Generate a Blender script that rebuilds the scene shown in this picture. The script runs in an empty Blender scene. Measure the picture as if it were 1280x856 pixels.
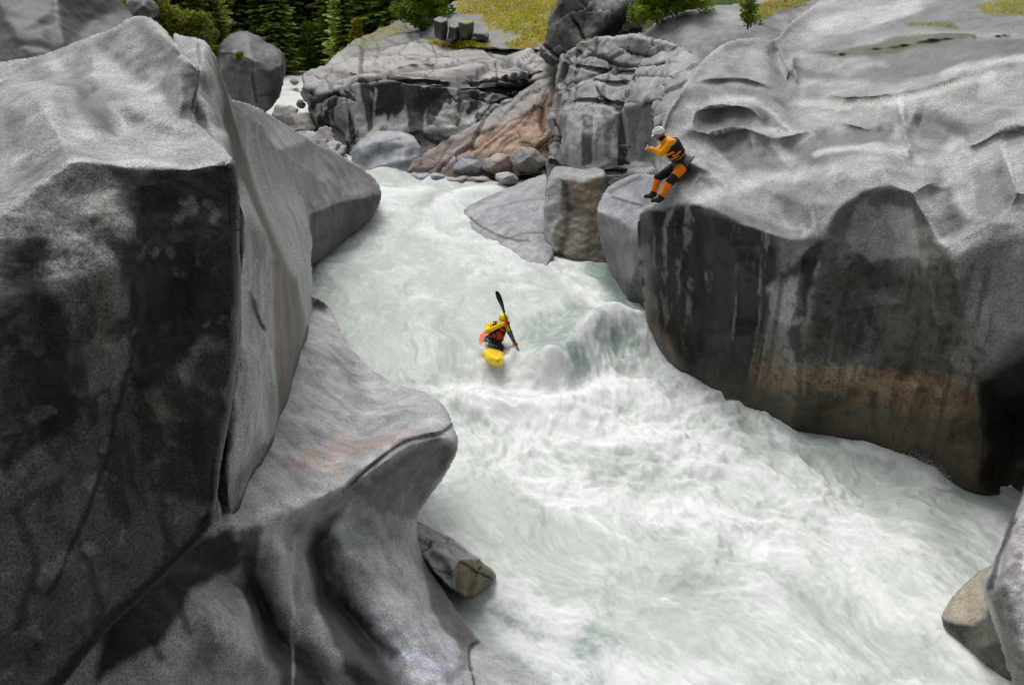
import bpy, math, random
import numpy as np
from mathutils import Vector
from mathutils.geometry import delaunay_2d_cdt

random.seed(7)
SC = bpy.context.scene
COL = SC.collection
F = 1000.0
PITCH = math.radians(22.2)
CP, SP = math.cos(PITCH), math.sin(PITCH)
CAMZ = 7.0

# ---------------------------------------------------------------- survey helpers
def ray(px, py):
    u = (np.asarray(px, float) - 640) / F
    v = (428 - np.asarray(py, float)) / F
    return u, CP + v * SP, -SP + v * CP
def at(px, py, Y):
    dx, dy, dz = ray(px, py)
    t = Y / dy
    return np.stack([dx * t, dy * t, CAMZ + dz * t], -1)
def Zp(px, py, z):
    dx, dy, dz = ray(px, py)
    return (px, py, float((z - CAMZ) / dz * dy))
def project(P):
    x, y, z = P[..., 0], P[..., 1], P[..., 2] - CAMZ
    d = y * CP - z * SP
    v = (y * SP + z * CP) / d
    return 640 + F * x / d, 428 - F * v

# ---------------------------------------------------------------- noise
def _h(ix, iy, iz, s):
    with np.errstate(over='ignore'):
        h = (ix.astype(np.int64) * 374761393 + iy.astype(np.int64) * 668265263 + iz.astype(np.int64) * 2147483647 + s * 974634777).astype(np.uint64)
        h = (h ^ (h >> np.uint64(13))) * np.uint64(1274126177)
        h = (h ^ (h >> np.uint64(16))) * np.uint64(0x9E3779B97F4A7C15)
        h = h ^ (h >> np.uint64(31))
    return (h & np.uint64(0xFFFFFF)).astype(np.float64) / 16777216.0
def noise(P, s=0):
    P = np.asarray(P, float)
    i = np.floor(P).astype(np.int64); f = P - i
    w = f * f * f * (f * (f * 6 - 15) + 10)
    out = 0
    for a in (0, 1):
        wa = w[:, 0] if a else 1 - w[:, 0]
        for b in (0, 1):
            wb = w[:, 1] if b else 1 - w[:, 1]
            for c in (0, 1):
                wc = w[:, 2] if c else 1 - w[:, 2]
                h = _h(i[:, 0] + a, i[:, 1] + b, i[:, 2] + c, s)
                th = h * 2 * math.pi; z = (h * 7919.0 % 1.0) * 2 - 1
                r = np.sqrt(np.maximum(0, 1 - z * z))
                g = (r * np.cos(th)) * (f[:, 0] - a) + (r * np.sin(th)) * (f[:, 1] - b) + z * (f[:, 2] - c)
                out = out + wa * wb * wc * g
    return out * 1.5
_SP = [None]   # local sample spacing: detail finer than the mesh can carry is left to the shader
def fbm(P, scale=1.0, oct=4, s=0, gain=0.5, lac=2.03):
    P = np.asarray(P, float) * scale
    out = 0; a = 1; tot = 0; sp = _SP[0] if _SP[0] is not None and len(_SP[0]) == len(P) else None
    for k in range(oct):
        v = noise(P, s + k * 17)
        if sp is not None: v = v * (1 - sstep(.25, .7, sp * scale * lac ** k))
        out = out + a * v; tot += a
        P = P * lac + 11.3; a *= gain
    return out / tot * 1.4
def ridged(P, scale=1.0, oct=4, s=0):
    P = np.asarray(P, float) * scale
    out = 0; a = 1; tot = 0
    for k in range(oct):
        out = out + a * (1 - np.abs(noise(P, s + k * 13)) * 2.2); tot += a
        P = P * 2.1 + 5.1; a *= .5
    return out / tot
def voronoi(P, s=0):
    i = np.floor(P).astype(np.int64)
    n = len(P)
    f1 = np.full(n, 9.0); f2 = np.full(n, 9.0); cid = np.zeros(n); cen = np.zeros((n, 3))
    for a in (-1, 0, 1):
        for b in (-1, 0, 1):
            for c in (-1, 0, 1):
                x, y, z = i[:, 0] + a, i[:, 1] + b, i[:, 2] + c
                C = np.stack([x + _h(x, y, z, s + 1), y + _h(x, y, z, s + 2), z + _h(x, y, z, s + 3)], -1)
                d = np.sqrt(((P - C) ** 2).sum(-1))
                hid = _h(x, y, z, s + 4)
                m = d < f1
                f2 = np.where(m, f1, np.minimum(f2, d))
                f1 = np.where(m, d, f1); cid = np.where(m, hid, cid); cen = np.where(m[:, None], C, cen)
    return f1, f2, cid, cen
def sstep(a, b, x):
    t = np.clip((x - a) / (b - a), 0, 1); return t * t * (3 - 2 * t)

# ---------------------------------------------------------------- 2-D helpers
def seg_dist(X, Y, pl, closed=False):
    """distance to polyline, signed side of nearest segment, param along"""
    pl = np.asarray(pl, float)[:, :2]
    n = len(pl); best = np.full(X.shape, 1e18); side = np.zeros(X.shape); par = np.zeros(X.shape)
    bx = np.zeros(X.shape); by = np.zeros(X.shape); L = 0
    for k in range(n if closed else n - 1):
        a, b = pl[k], pl[(k + 1) % n]
        d = b - a; l2 = max(1e-9, d @ d)
        t = np.clip(((X - a[0]) * d[0] + (Y - a[1]) * d[1]) / l2, 0, 1)
        qx, qy = a[0] + t * d[0], a[1] + t * d[1]
        dd = (X - qx) ** 2 + (Y - qy) ** 2
        m = dd < best
        best = np.where(m, dd, best)
        side = np.where(m, np.sign((X - a[0]) * d[1] - (Y - a[1]) * d[0]), side)
        par = np.where(m, L + t * math.sqrt(l2), par)
        bx = np.where(m, qx, bx); by = np.where(m, qy, by)
        L += math.sqrt(l2)
    return np.sqrt(best), side, par / max(L, 1e-9), bx, by
def inside(X, Y, pl):
    pl = np.asarray(pl, float)[:, :2]; n = len(pl); c = np.zeros(X.shape, bool)
    for k in range(n):
        x0, y0 = pl[k]; x1, y1 = pl[(k + 1) % n]
        if y0 == y1: continue
        m = ((y0 > Y) != (y1 > Y)) & (X < (x1 - x0) * (Y - y0) / (y1 - y0) + x0)
        c ^= m
    return c
def chaikin(pl, it, closed=True):
    pl = np.asarray(pl, float)
    for _ in range(it):
        if closed:
            nx = np.roll(pl, -1, 0)
            q = np.empty((len(pl) * 2, pl.shape[1])); q[0::2] = .75 * pl + .25 * nx; q[1::2] = .25 * pl + .75 * nx
        else:
            q = [pl[0]]
            for a, b in zip(pl[:-1], pl[1:]): q += [.75 * a + .25 * b, .25 * a + .75 * b]
            q.append(pl[-1]); q = np.array(q)
        pl = q
    return pl
def resample(pl, step):
    pl = np.asarray(pl, float); out = []
    for k in range(len(pl)):
        a, b = pl[k], pl[(k + 1) % len(pl)]
        n = max(1, int(np.hypot(*(b - a)[:2]) / step))
        for j in range(n): out.append(a + (b - a) * j / n)
    return np.array(out)
def blur(W, M, r):
    if r <= 0: return W
    k = np.exp(-0.5 * (np.arange(-int(3 * r), int(3 * r) + 1) / r) ** 2); k /= k.sum()
    def conv(A):
        A = np.apply_along_axis(lambda m: np.convolve(m, k, 'same'), 0, A)
        return np.apply_along_axis(lambda m: np.convolve(m, k, 'same'), 1, A)
    num = conv(W * M); den = conv(M.astype(float))
    return np.where(den > 1e-4, num / np.maximum(den, 1e-6), W)

# ---------------------------------------------------------------- object helpers
def tag(o, label=None, cat=None, group=None, kind=None):
    if label: o['label'] = label
    if cat: o['category'] = cat
    if group: o['group'] = group
    if kind: o['kind'] = kind
    return o
def empty(name, loc, label, cat, group=None, rot=None):
    o = bpy.data.objects.new(name, None); COL.objects.link(o); o.location = loc
    if rot is not None: o.rotation_euler = rot
    o.empty_display_size = .2
    return tag(o, label, cat, group)
def mesh_obj(name, V, Fc, mat, parent=None, smooth=True, col=None, uv=None, mats=None, midx=None):
    me = bpy.data.meshes.new(name)
    V = np.asarray(V, float); 
    me.from_pydata(V.tolist(), [], Fc.tolist() if isinstance(Fc, np.ndarray) else Fc)
    me.polygons.foreach_set('use_smooth', [smooth] * len(me.polygons))
    if col is not None:
        a = me.attributes.new('Col', 'FLOAT_COLOR', 'POINT')
        c = np.ones((len(V), 4), np.float32); c[:, :col.shape[1]] = col
        a.data.foreach_set('color', c.ravel())
    if uv is not None:
        a = me.attributes.new('Flow', 'FLOAT_VECTOR', 'POINT')
        a.data.foreach_set('vector', np.asarray(uv, np.float32).ravel())
    for m in (mats or [mat]): me.materials.append(m)
    if midx is not None: me.polygons.foreach_set('material_index', midx)
    me.update()
    o = bpy.data.objects.new(name, me); COL.objects.link(o)
    if parent: o.parent = parent
    return o

# ---------------------------------------------------------------- materials
def newmat(name):
    m = bpy.data.materials.new(name); m.use_nodes = True
    nt = m.node_tree; b = nt.nodes['Principled BSDF']
    return m, nt, b
def N(nt, typ, **kw):
    n = nt.nodes.new(typ)
    for k, v in kw.items():
        if k in n.inputs.keys() if not hasattr(n, k) else False: n.inputs[k].default_value = v
        elif hasattr(n, k): setattr(n, k, v)
    return n
def simple(name, c, rough=.6, bump=0, bscale=60, vary=0, metal=0, spec=.4):
    m, nt, b = newmat(name)
    b.inputs['Roughness'].default_value = rough; b.inputs['Metallic'].default_value = metal
    b.inputs['Specular IOR Level'].default_value = spec
    tc = nt.nodes.new('ShaderNodeTexCoord')
    nz = nt.nodes.new('ShaderNodeTexNoise'); nz.inputs['Scale'].default_value = bscale; nz.inputs['Detail'].default_value = 4
    nt.links.new(tc.outputs['Object'], nz.inputs['Vector'])
    mx = nt.nodes.new('ShaderNodeMix'); mx.data_type = 'RGBA'
    mx.inputs[6].default_value = tuple(x * (1 - vary) for x in c) + (1,); mx.inputs[7].default_value = tuple(min(1, x * (1 + vary)) for x in c) + (1,)
    nt.links.new(nz.outputs['Fac'], mx.inputs[0]); nt.links.new(mx.outputs[2], b.inputs['Base Color'])
    if bump:
        bp = nt.nodes.new('ShaderNodeBump'); bp.inputs['Strength'].default_value = bump; bp.inputs['Distance'].default_value = .01
        nt.links.new(nz.outputs['Fac'], bp.inputs['Height']); nt.links.new(bp.outputs[0], b.inputs['Normal'])
    return m
def attrmat(name, rough=.6, spec=.35, fine=40., amt=.25, bump=.3, bdist=.01, coarse=6., sheen=0):
    """colour attribute x procedural speckle, two scales of bump"""
    m, nt, b = newmat(name); L = nt.links
    at_ = nt.nodes.new('ShaderNodeAttribute'); at_.attribute_name = 'Col'
    tc = nt.nodes.new('ShaderNodeTexCoord')
    n1 = nt.nodes.new('ShaderNodeTexNoise'); n1.inputs['Scale'].default_value = fine; n1.inputs['Detail'].default_value = 3; n1.inputs['Roughness'].default_value = .75
    n2 = nt.nodes.new('ShaderNodeTexNoise'); n2.inputs['Scale'].default_value = coarse; n2.inputs['Detail'].default_value = 6; n2.inputs['Roughness'].default_value = .72
    for n in (n1, n2): L.new(tc.outputs['Object'], n.inputs['Vector'])
    r1 = nt.nodes.new('ShaderNodeMapRange'); r1.inputs[1].default_value = .3; r1.inputs[2].default_value = .7; r1.inputs[3].default_value = 1 - amt * 1.2; r1.inputs[4].default_value = 1 + amt
    L.new(n1.outputs['Fac'], r1.inputs[0])
    r2 = nt.nodes.new('ShaderNodeMapRange'); r2.inputs[1].default_value = .3; r2.inputs[2].default_value = .7; r2.inputs[3].default_value = 1 - amt * .6; r2.inputs[4].default_value = 1 + amt * .6
    L.new(n2.outputs['Fac'], r2.inputs[0])
    n0 = nt.nodes.new('ShaderNodeTexNoise'); n0.inputs['Scale'].default_value = coarse * .28; n0.inputs['Detail'].default_value = 8; n0.inputs['Roughness'].default_value = .68; n0.inputs['Distortion'].default_value = .4
    L.new(tc.outputs['Object'], n0.inputs['Vector'])
    r0 = nt.nodes.new('ShaderNodeMapRange'); r0.inputs[1].default_value = .36; r0.inputs[2].default_value = .64; r0.inputs[3].default_value = 1 - amt * .95; r0.inputs[4].default_value = 1 + amt * .55
    L.new(n0.outputs['Fac'], r0.inputs[0]); m0 = nt.nodes.new('ShaderNodeMath'); m0.operation = 'MULTIPLY'; L.new(r0.outputs[0], m0.inputs[0]); L.new(r2.outputs[0], m0.inputs[1]); r2 = m0
    mu = nt.nodes.new('ShaderNodeMath'); mu.operation = 'MULTIPLY'; L.new(r1.outputs[0], mu.inputs[0]); L.new(r2.outputs[0], mu.inputs[1])
    vo = nt.nodes.new('ShaderNodeTexVoronoi'); vo.inputs['Scale'].default_value = fine * .8; L.new(tc.outputs['Object'], vo.inputs['Vector'])
    r3 = nt.nodes.new('ShaderNodeMapRange'); r3.inputs[1].default_value = .12; r3.inputs[2].default_value = .34; r3.inputs[3].default_value = 1 - amt * 1.3; r3.inputs[4].default_value = 1.04
    L.new(vo.outputs['Distance'], r3.inputs[0]); m2 = nt.nodes.new('ShaderNodeMath'); m2.operation = 'MULTIPLY'; L.new(mu.outputs[0], m2.inputs[0]); L.new(r3.outputs[0], m2.inputs[1])
    v2 = nt.nodes.new('ShaderNodeTexNoise'); v2.inputs['Scale'].default_value = fine * 1.9; v2.inputs['Detail'].default_value = 2; L.new(tc.outputs['Object'], v2.inputs['Vector'])
    r4 = nt.nodes.new('ShaderNodeMapRange'); r4.inputs[1].default_value = .38; r4.inputs[2].default_value = .64; r4.inputs[3].default_value = 1 - amt * .9; r4.inputs[4].default_value = 1 + amt * 1.1
    L.new(v2.outputs['Fac'], r4.inputs[0]); m3 = nt.nodes.new('ShaderNodeMath'); m3.operation = 'MULTIPLY'; L.new(m2.outputs[0], m3.inputs[0]); L.new(r4.outputs[0], m3.inputs[1]); mu = m3
    vm = nt.nodes.new('ShaderNodeVectorMath'); vm.operation = 'SCALE'; L.new(at_.outputs['Color'], vm.inputs[0]); L.new(mu.outputs[0], vm.inputs['Scale'])
    L.new(vm.outputs[0], b.inputs['Base Color'])
    sr = nt.nodes.new('ShaderNodeMapRange'); sr.inputs[3].default_value = .5 if spec > .2 else spec; sr.inputs[4].default_value = spec * .6
    L.new(at_.outputs['Alpha'], sr.inputs[0]); L.new(sr.outputs[0], b.inputs['Specular IOR Level'])
    # wet dark stains and the painted cave shade are glossier
    rr = nt.nodes.new('ShaderNodeMapRange'); rr.inputs[1].default_value = 0; rr.inputs[2].default_value = 1; rr.inputs[3].default_value = rough; rr.inputs[4].default_value = rough * .7
    L.new(at_.outputs['Alpha'], rr.inputs[0]); inv = nt.nodes.new('ShaderNodeMath'); inv.operation = 'SUBTRACT'; inv.inputs[0].default_value = 1
    L.new(at_.outputs['Alpha'], inv.inputs[1]); L.new(inv.outputs[0], rr.inputs[0]); L.new(rr.outputs[0], b.inputs['Roughness'])
    ad = nt.nodes.new('ShaderNodeMath'); ad.operation = 'MULTIPLY_ADD'; ad.inputs[1].default_value = .35
    L.new(n1.outputs['Fac'], ad.inputs[0]); L.new(n2.outputs['Fac'], ad.inputs[2])
    bp = nt.nodes.new('ShaderNodeBump'); bp.inputs['Strength'].default_value = bump; bp.inputs['Distance'].default_value = bdist
    L.new(ad.outputs[0], bp.inputs['Height']); L.new(bp.outputs[0], b.inputs['Normal'])
    return m

# ---------------------------------------------------------------- rock sculptor
MAT = {}
def rock(name, label, cat, outline, pts=(), lines=(), step=3, blr=5, rim=(10, .12), relief=(), nz=(), blocky=None,
         paint=(), base=(.30, .30, .305), vary=.18, vs=1.2, mat='granite', back=(2.5, -.6, .75), smooth=1, jag=.8, group=None,
         cracks=None, parent=None, kind=None, wet=None, seed=0, flute=None, grain=None, mottle=.0, calm=(), rboost=1.0):
    """outline, pts, lines hold surveyed points (photo x, photo y, distance); the result is a closed solid in metres."""
    ol = chaikin(np.array(outline, float), smooth)
    coarse = [tuple(p) for p in chaikin(np.array(outline, float), min(smooth, 1))]
    V2, E = [Vector((p[0], p[1])) for p in coarse], [(k, (k + 1) % len(coarse)) for k in range(len(coarse))]
    dep = [p[2] for p in coarse]
    for p in pts: V2.append(Vector(p[:2])); dep.append(p[2])
    for ln in lines:
        for j, p in enumerate(ln):
            V2.append(Vector(p[:2])); dep.append(p[2])
            if j: E.append((len(V2) - 2, len(V2) - 1))
    ov, oe, of, origv, _, _ = delaunay_2d_cdt(V2, E, [], 0, 1e-4)
    od = []
    for k, v in enumerate(ov):
        ids = origv[k]
        if ids: od.append(dep[ids[0]])
        else:
            a = np.array([[q.x, q.y] for q in V2]); dd = ((a - [v.x, v.y]) ** 2).sum(1) + 1e-6; w = 1 / dd ** 2
            od.append(float((w * np.array(dep)).sum() / w.sum()))
    ov = np.array([[v.x, v.y] for v in ov]); od = np.array(od)
    _, dyv, _ = ray(ov[:, 0], ov[:, 1]); ow = dyv / od
    # fine outline with a natural edge
    fo = resample(ol, step * 1.2)
    if jag:
        q = np.stack([fo[:, 0] / 14, fo[:, 1] / 14, np.full(len(fo), seed + 3.3)], -1)
        fo[:, 0] += jag * (noise(q, 5) * 2 + noise(q * 3, 6)); fo[:, 1] += jag * (noise(q, 7) * 2 + noise(q * 3, 8))
    x0, y0 = fo[:, 0].min() - 3 * step, fo[:, 1].min() - 3 * step
    nx = int((fo[:, 0].max() - x0) / step) + 4; ny = int((fo[:, 1].max() - y0) / step) + 4
    GX, GY = np.meshgrid(x0 + np.arange(nx) * step, y0 + np.arange(ny) * step)
    W = np.zeros(GX.shape); M = np.zeros(GX.shape, bool)
    for f in of:
        for k in range(1, len(f) - 1):
            (ax, ay), (bx, by), (cx, cy) = ov[f[0]], ov[f[k]], ov[f[k + 1]]
            den = (by - cy) * (ax - cx) + (cx - bx) * (ay - cy)
            if abs(den) < 1e-9: continue
            i0 = max(0, int((min(ay, by, cy) - y0) / step) - 1); i1 = min(ny, int((max(ay, by, cy) - y0) / step) + 2)
            j0 = max(0, int((min(ax, bx, cx) - x0) / step) - 1); j1 = min(nx, int((max(ax, bx, cx) - x0) / step) + 2)
            X, Y = GX[i0:i1, j0:j1], GY[i0:i1, j0:j1]
            l1 = ((by - cy) * (X - cx) + (cx - bx) * (Y - cy)) / den; l2 = ((cy - ay) * (X - cx) + (ax - cx) * (Y - cy)) / den; l3 = 1 - l1 - l2
            m = (l1 >= -1e-6) & (l2 >= -1e-6) & (l3 >= -1e-6)
            w = l1 * ow[f[0]] + l2 * ow[f[k]] + l3 * ow[f[k + 1]]
            W[i0:i1, j0:j1] = np.where(m, w, W[i0:i1, j0:j1]); M[i0:i1, j0:j1] |= m
    ins = inside(GX, GY, fo)
    M &= ins
    # spread to the rim, then soften
    for _ in range(6):
        if M.all(): break
        s = np.zeros_like(W); c = np.zeros_like(W)
        for dy_, dx_ in ((0, 1), (0, -1), (1, 0), (-1, 0), (1, 1), (-1, -1), (1, -1), (-1, 1)):
            s += np.roll(np.roll(W * M, dy_, 0), dx_, 1); c += np.roll(np.roll(M.astype(float), dy_, 0), dx_, 1)
        new = (~M) & (c > 0); W = np.where(new, s / np.maximum(c, 1), W); M = M | new
    Wb = blur(W, M, blr / step)
    d, _, _, bx, by = seg_dist(GX, GY, fo, True)
    sd = np.where(ins, d, -d)
    keep = sd > -.55 * step
    near = (sd < .45 * step) & keep
    PX = np.where(near, bx, GX); PY = np.where(near, by, GY); dd = np.where(near, 0, np.maximum(sd, 0))
    quad = keep[:-1, :-1] & keep[1:, :-1] & keep[:-1, 1:] & keep[1:, 1:]
    used = np.zeros_like(keep); used[:-1, :-1] |= quad; used[1:, :-1] |= quad; used[:-1, 1:] |= quad; used[1:, 1:] |= quad
    idx = -np.ones(keep.shape, int); idx[used] = np.arange(used.sum())
    qi, qj = np.nonzero(quad)
    faces = np.stack([idx[qi, qj], idx[qi + 1, qj], idx[qi + 1, qj + 1], idx[qi, qj + 1]], -1)
    px, py, w, dd = PX[used], PY[used], Wb[used], dd[used]
    _, dyr, _ = ray(px, py)
    Yd = dyr / w
    r, amt = rim
    if r > 0:
        q = np.clip(dd / r, 0, 1); Yd = Yd + amt * (1 - np.sqrt(np.maximum(0, 1 - (1 - q) ** 2)))
    for rl in relief:
        kind_, line, wd, am = rl[:4]; am = am * rboost if kind_ in ('ridge', 'scarp') and max(q[1] for q in line) < 275 else am
        D, sdn, par, _, _ = seg_dist(px, py, chaikin(np.array(line, float), 2, False))
        taper = np.clip(np.minimum(par, 1 - par) * 6, 0, 1)
        if kind_ == 'ridge': g = np.exp(-(D / wd) ** 2)
        elif kind_ == 'scarp': g = np.where(sdn > 0, np.exp(-(D / wd) ** 2), np.exp(-(D / (wd * .42)) ** 2))
        elif kind_ == 'scarpr': g = np.where(sdn < 0, np.exp(-(D / wd) ** 2), np.exp(-(D / (wd * .18)) ** 2))
        elif kind_ == 'crack': g = -np.exp(-(D / wd) ** 2)
        Yd = Yd - am * g * taper * (1 if kind_ != 'scarp' else .75 + .5 * noise(np.stack([px / 25, py / 25, px * 0 + 2], -1), 4))
    P = at(px, py, Yd)
    spc = np.zeros(len(P))
    for a_, b_ in ((0, 1), (1, 2), (2, 3), (3, 0)):
        el = np.linalg.norm(P[faces[:, a_]] - P[faces[:, b_]], axis=1); np.maximum.at(spc, faces[:, a_], el); np.maximum.at(spc, faces[:, b_], el)
    for _ in range(3):
        fm = spc[faces].max(1); s2 = spc.copy()
        for a_ in range(4): np.maximum.at(s2, faces[:, a_], fm)
        spc = .5 * spc + .5 * s2
    _SP[0] = spc
    def normals(P):
        n = np.zeros_like(P); a = P[faces[:, 0]]; b = P[faces[:, 1]]; c = P[faces[:, 2]]; d_ = P[faces[:, 3]]
        fn = np.cross(c - a, b - d_)
        for k in range(4): np.add.at(n, faces[:, k], fn)
        n /= np.maximum(1e-9, np.linalg.norm(n, axis=1))[:, None]
        s = np.sign((n * (np.array([0, 0, CAMZ]) - P)).sum(1)); return n * np.where(s == 0, 1, s)[:, None]
    Nn = normals(P); off = np.zeros(len(P)); crackmask = np.zeros(len(P)); celln = np.zeros(len(P))
    for (sc, am, oc) in nz: off += am * fbm(P, sc, oc, seed)
    if flute:   # shallow water-worn scallops
        sc, am = flute; q = P * sc; q = q + .5 * np.stack([noise(q, 3), noise(q, 4), noise(q, 5)], -1)
        f1, f2, _, _ = voronoi(q, seed); off -= am * (1 - np.clip(f1, 0, 1) ** 2) 
    quiet = np.ones(len(P))
    for cp_ in calm:
        D, _, _, _, _ = seg_dist(px, py, cp_, True); D = np.where(inside(px, py, cp_), D, -D); quiet *= 1 - .92 * sstep(-2, 3, D)
    if blocky:
        for (sx, sy, sz, am, tilt, tiltz) in blocky:
            rt = math.radians(25); Q = np.stack([(P[:, 0] * math.cos(rt) + P[:, 1] * math.sin(rt)), (P[:, 1] * math.cos(rt) - P[:, 0] * math.sin(rt)), P[:, 2] + tiltz * P[:, 0]], -1)
            Q = Q + .05 * np.stack([fbm(P, 1.2, 3, 31), fbm(P, 1.2, 3, 32), fbm(P, 1.2, 3, 33)], -1) / np.array([sx, sy, sz]).max() 
            Q = Q * np.array([sx, sy, sz])
            f1, f2, cid, cen = voronoi(Q, seed + 9)
            off += quiet * am * (cid - .5) + quiet * tilt * ((Q - cen) * np.stack([cid - .5, (cid * 13 % 1) - .5, .6 * np.ones_like(cid)], -1)).sum(1)
            cm = 1 - sstep(.0, .05, f2 - f1); cm = cm * quiet; off -= am * .35 * cm; crackmask = np.maximum(crackmask, cm); celln += (cid - .5) * quiet
    if cracks:
        sc, wd, am = cracks
        Q = P * sc + .35 * np.stack([fbm(P, 1.1 * sc, 3, 41), fbm(P, 1.1 * sc, 3, 42), fbm(P, 1.1 * sc, 3, 43)], -1)
        f1, f2, _, _ = voronoi(Q, seed + 5); cm = 1 - sstep(0, wd, f2 - f1); off -= am * cm; crackmask = np.maximum(crackmask, cm)
    P = P + Nn * (off * (.2 + .8 * sstep(0, 7, dd)))[:, None]
    Nn = normals(P)
    # ---- colour of the stone, with shade painted into it in places
    c = np.tile(np.array(base), (len(P), 1)); wet_and_shade = np.zeros(len(P))
    brk = fbm(P, 9, 4, seed + 23, .7) * 1.5
    mac = fbm(P, vs, 5, seed + 2); c *= (1 + vary * mac * 1.6)[:, None]
    if mottle:
        mo = fbm(P, 3.2, 5, seed + 50, .65); c *= (1 + mottle * np.clip(mo * 2.0, -1, 1))[:, None]
    if grain:  # fine banding along a direction
        g = grain; q = np.stack([P @ np.array(g[0]) * g[1], P @ np.array(g[2]) * g[3], P[:, 0] * 0], -1); c *= (1 + g[4] * fbm(q, 1, 4, 77))[:, None]
    if blocky is not None: c *= (1 + .22 * celln)[:, None]
    for pt in paint:
        k, shp, soft, colr, a = pt[:5]; opt = pt[5] if len(pt) > 5 else {}
        nzz = fbm(P, opt.get('ns', 1.5), 6, opt.get('s', 0) + seed + 21, .66) * opt.get('n', .8) * (1.2 if k == 'poly' else 1)
        soft = soft * (.62 if k == 'poly' else 1)
        if k == 'poly':
            D, _, _, _, _ = seg_dist(px, py, shp, True); D = np.where(inside(px, py, shp), D, -D)
            m = sstep(-1, 1, D / soft + nzz)
        elif k == 'line':
            D, _, par, _, _ = seg_dist(px, py, chaikin(np.array(shp, float), 2, False)); m = sstep(1.4, .3, D / soft + np.abs(nzz) * .8)
        elif k == 'z':
            lo, hi = shp; m = sstep(hi, lo, P[:, 2] + nzz * soft)
        elif k == 'up':
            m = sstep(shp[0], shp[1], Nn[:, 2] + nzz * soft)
        elif k == 'spot':
            th, sc = shp; m = sstep(th, th + soft, fbm(P, sc, 4, seed + 61))
        elif k == 'all': m = np.ones(len(P))
        if 'streak' in opt:
            st = opt['streak']; q = np.stack([P[:, 0] * st, P[:, 1] * st, P[:, 2] * opt.get('sz', .35) + 3], -1)
            q[:, :2] += .25 * fbm(P, 1.5, 3, 8)[:, None]
            s_ = fbm(q, 1, 4, seed + 91, .6); m = m * sstep(opt.get('t0', -.1), opt.get('t1', .25), s_)
        if 'spk' in opt:
            s_ = fbm(P, opt['spk'], 3, seed + 95, .7); m = m * sstep(opt.get('t0', -.05), opt.get('t1', .2), s_)
        if k in ('poly', 'line'): m = np.clip(m + 1.2 * m * (1 - m) * brk, 0, 1)
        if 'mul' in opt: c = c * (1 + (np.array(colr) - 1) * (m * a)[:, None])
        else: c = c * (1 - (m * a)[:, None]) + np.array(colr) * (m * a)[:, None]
        if 'wet' in opt: wet_and_shade = np.maximum(wet_and_shade, m * opt['wet'])
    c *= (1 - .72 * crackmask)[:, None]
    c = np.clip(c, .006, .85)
    _SP[0] = None
    # ---- close the body behind
    e = np.concatenate([faces[:, [0, 1]], faces[:, [1, 2]], faces[:, [2, 3]], faces[:, [3, 0]]])
    key = e[:, 0].astype(np.int64) * len(P) + e[:, 1]; rev = e[:, 1].astype(np.int64) * len(P) + e[:, 0]
    be = e[~np.isin(key, rev)]
    bv = np.unique(be); remap = {int(v): k for k, v in enumerate(bv)}
    cen = P[bv].mean(0); Vs = [P]; Fs = [faces.tolist()]; cs = [c]
    prev = {int(v): int(v) for v in bv}; n0 = len(P)
    cur = P[bv].copy(); dy_, dz_, shr = back
    outw = (cur - at(px[bv], py[bv], 1.0) * 0)  # rays away from the viewpoint
    rd = cur - np.array([0, 0, CAMZ]); rd /= np.linalg.norm(rd, axis=1)[:, None]
    tang = rd
    gyy, gxx = np.gradient(sd, step); gi = np.clip(((py[bv] - y0) / step).round().astype(int), 0, ny - 1); gj = np.clip(((px[bv] - x0) / step).round().astype(int), 0, nx - 1)
    gx_, gy_ = gxx[gi, gj], gyy[gi, gj]; gl = np.maximum(np.hypot(gx_, gy_), .2); gx_, gy_ = gx_ / gl, gy_ / gl
    rings = [(.12, .8), (.4, 4), (1.0, 12 * min(1, (fo[:, 0].max() - fo[:, 0].min()) / 80))]
    faces_all = Fs[0]; last = {k: int(v) for k, v in enumerate(bv)}
    bcol = np.tile(np.array(base) * .6, (len(bv), 1)) * .5 + c[bv].mean(0) * .4; cenr = tang.mean(0); bpx, bpy = project(P[bv])
    for (tt, o_) in rings:
        ring = at(bpx + gx_ * o_, bpy + gy_ * o_, P[bv][:, 1] + dy_ * tt)
        Vs.append(ring); cs.append(bcol)
        new = {k: n0 + k for k in range(len(bv))}; n0 += len(bv)
        for a, b in be:
            a, b = remap[int(a)], remap[int(b)]
            faces_all.append([last[b], last[a], new[a], new[b]])
        last = new
    Vs.append((cen + cenr * dy_ * 1.05)[None]); cs.append(bcol.mean(0)[None])
    for a, b in be: faces_all.append([last[remap[int(b)]], last[remap[int(a)]], n0])
    V = np.concatenate(Vs); C = np.concatenate(cs)
    C4 = np.ones((len(V), 4)); C4[:, :3] = C; C4[:len(P), 3] = 1 - wet_and_shade
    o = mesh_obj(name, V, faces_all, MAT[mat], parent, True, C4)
    if not parent:
        tag(o, label, cat, group, kind)
    return o
MAT['granite'] = attrmat('granite_weathered', rough=.5, spec=.35, fine=60, amt=.33, bump=.4, bdist=.012, coarse=9)
MAT['granite_mid'] = attrmat('granite_mid', rough=.5, spec=.32, fine=28, amt=.25, bump=.4, bdist=.02, coarse=5)
MAT['granite_far'] = attrmat('granite_far', rough=.62, spec=.4, fine=16, amt=.26, bump=.35, bdist=.03, coarse=3)
MAT['granite_polished'] = attrmat('granite_polished', rough=.5, spec=.45, fine=30, amt=.2, bump=.3, bdist=.01, coarse=6)

BLK = (.022, .022, .022); DK = (.075, .073, .072); OCH = (.16, .105, .055); PINK = (.40, .27, .205); PALE = (.50, .50, .50); MOSS = (.16, .15, .02)

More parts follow.
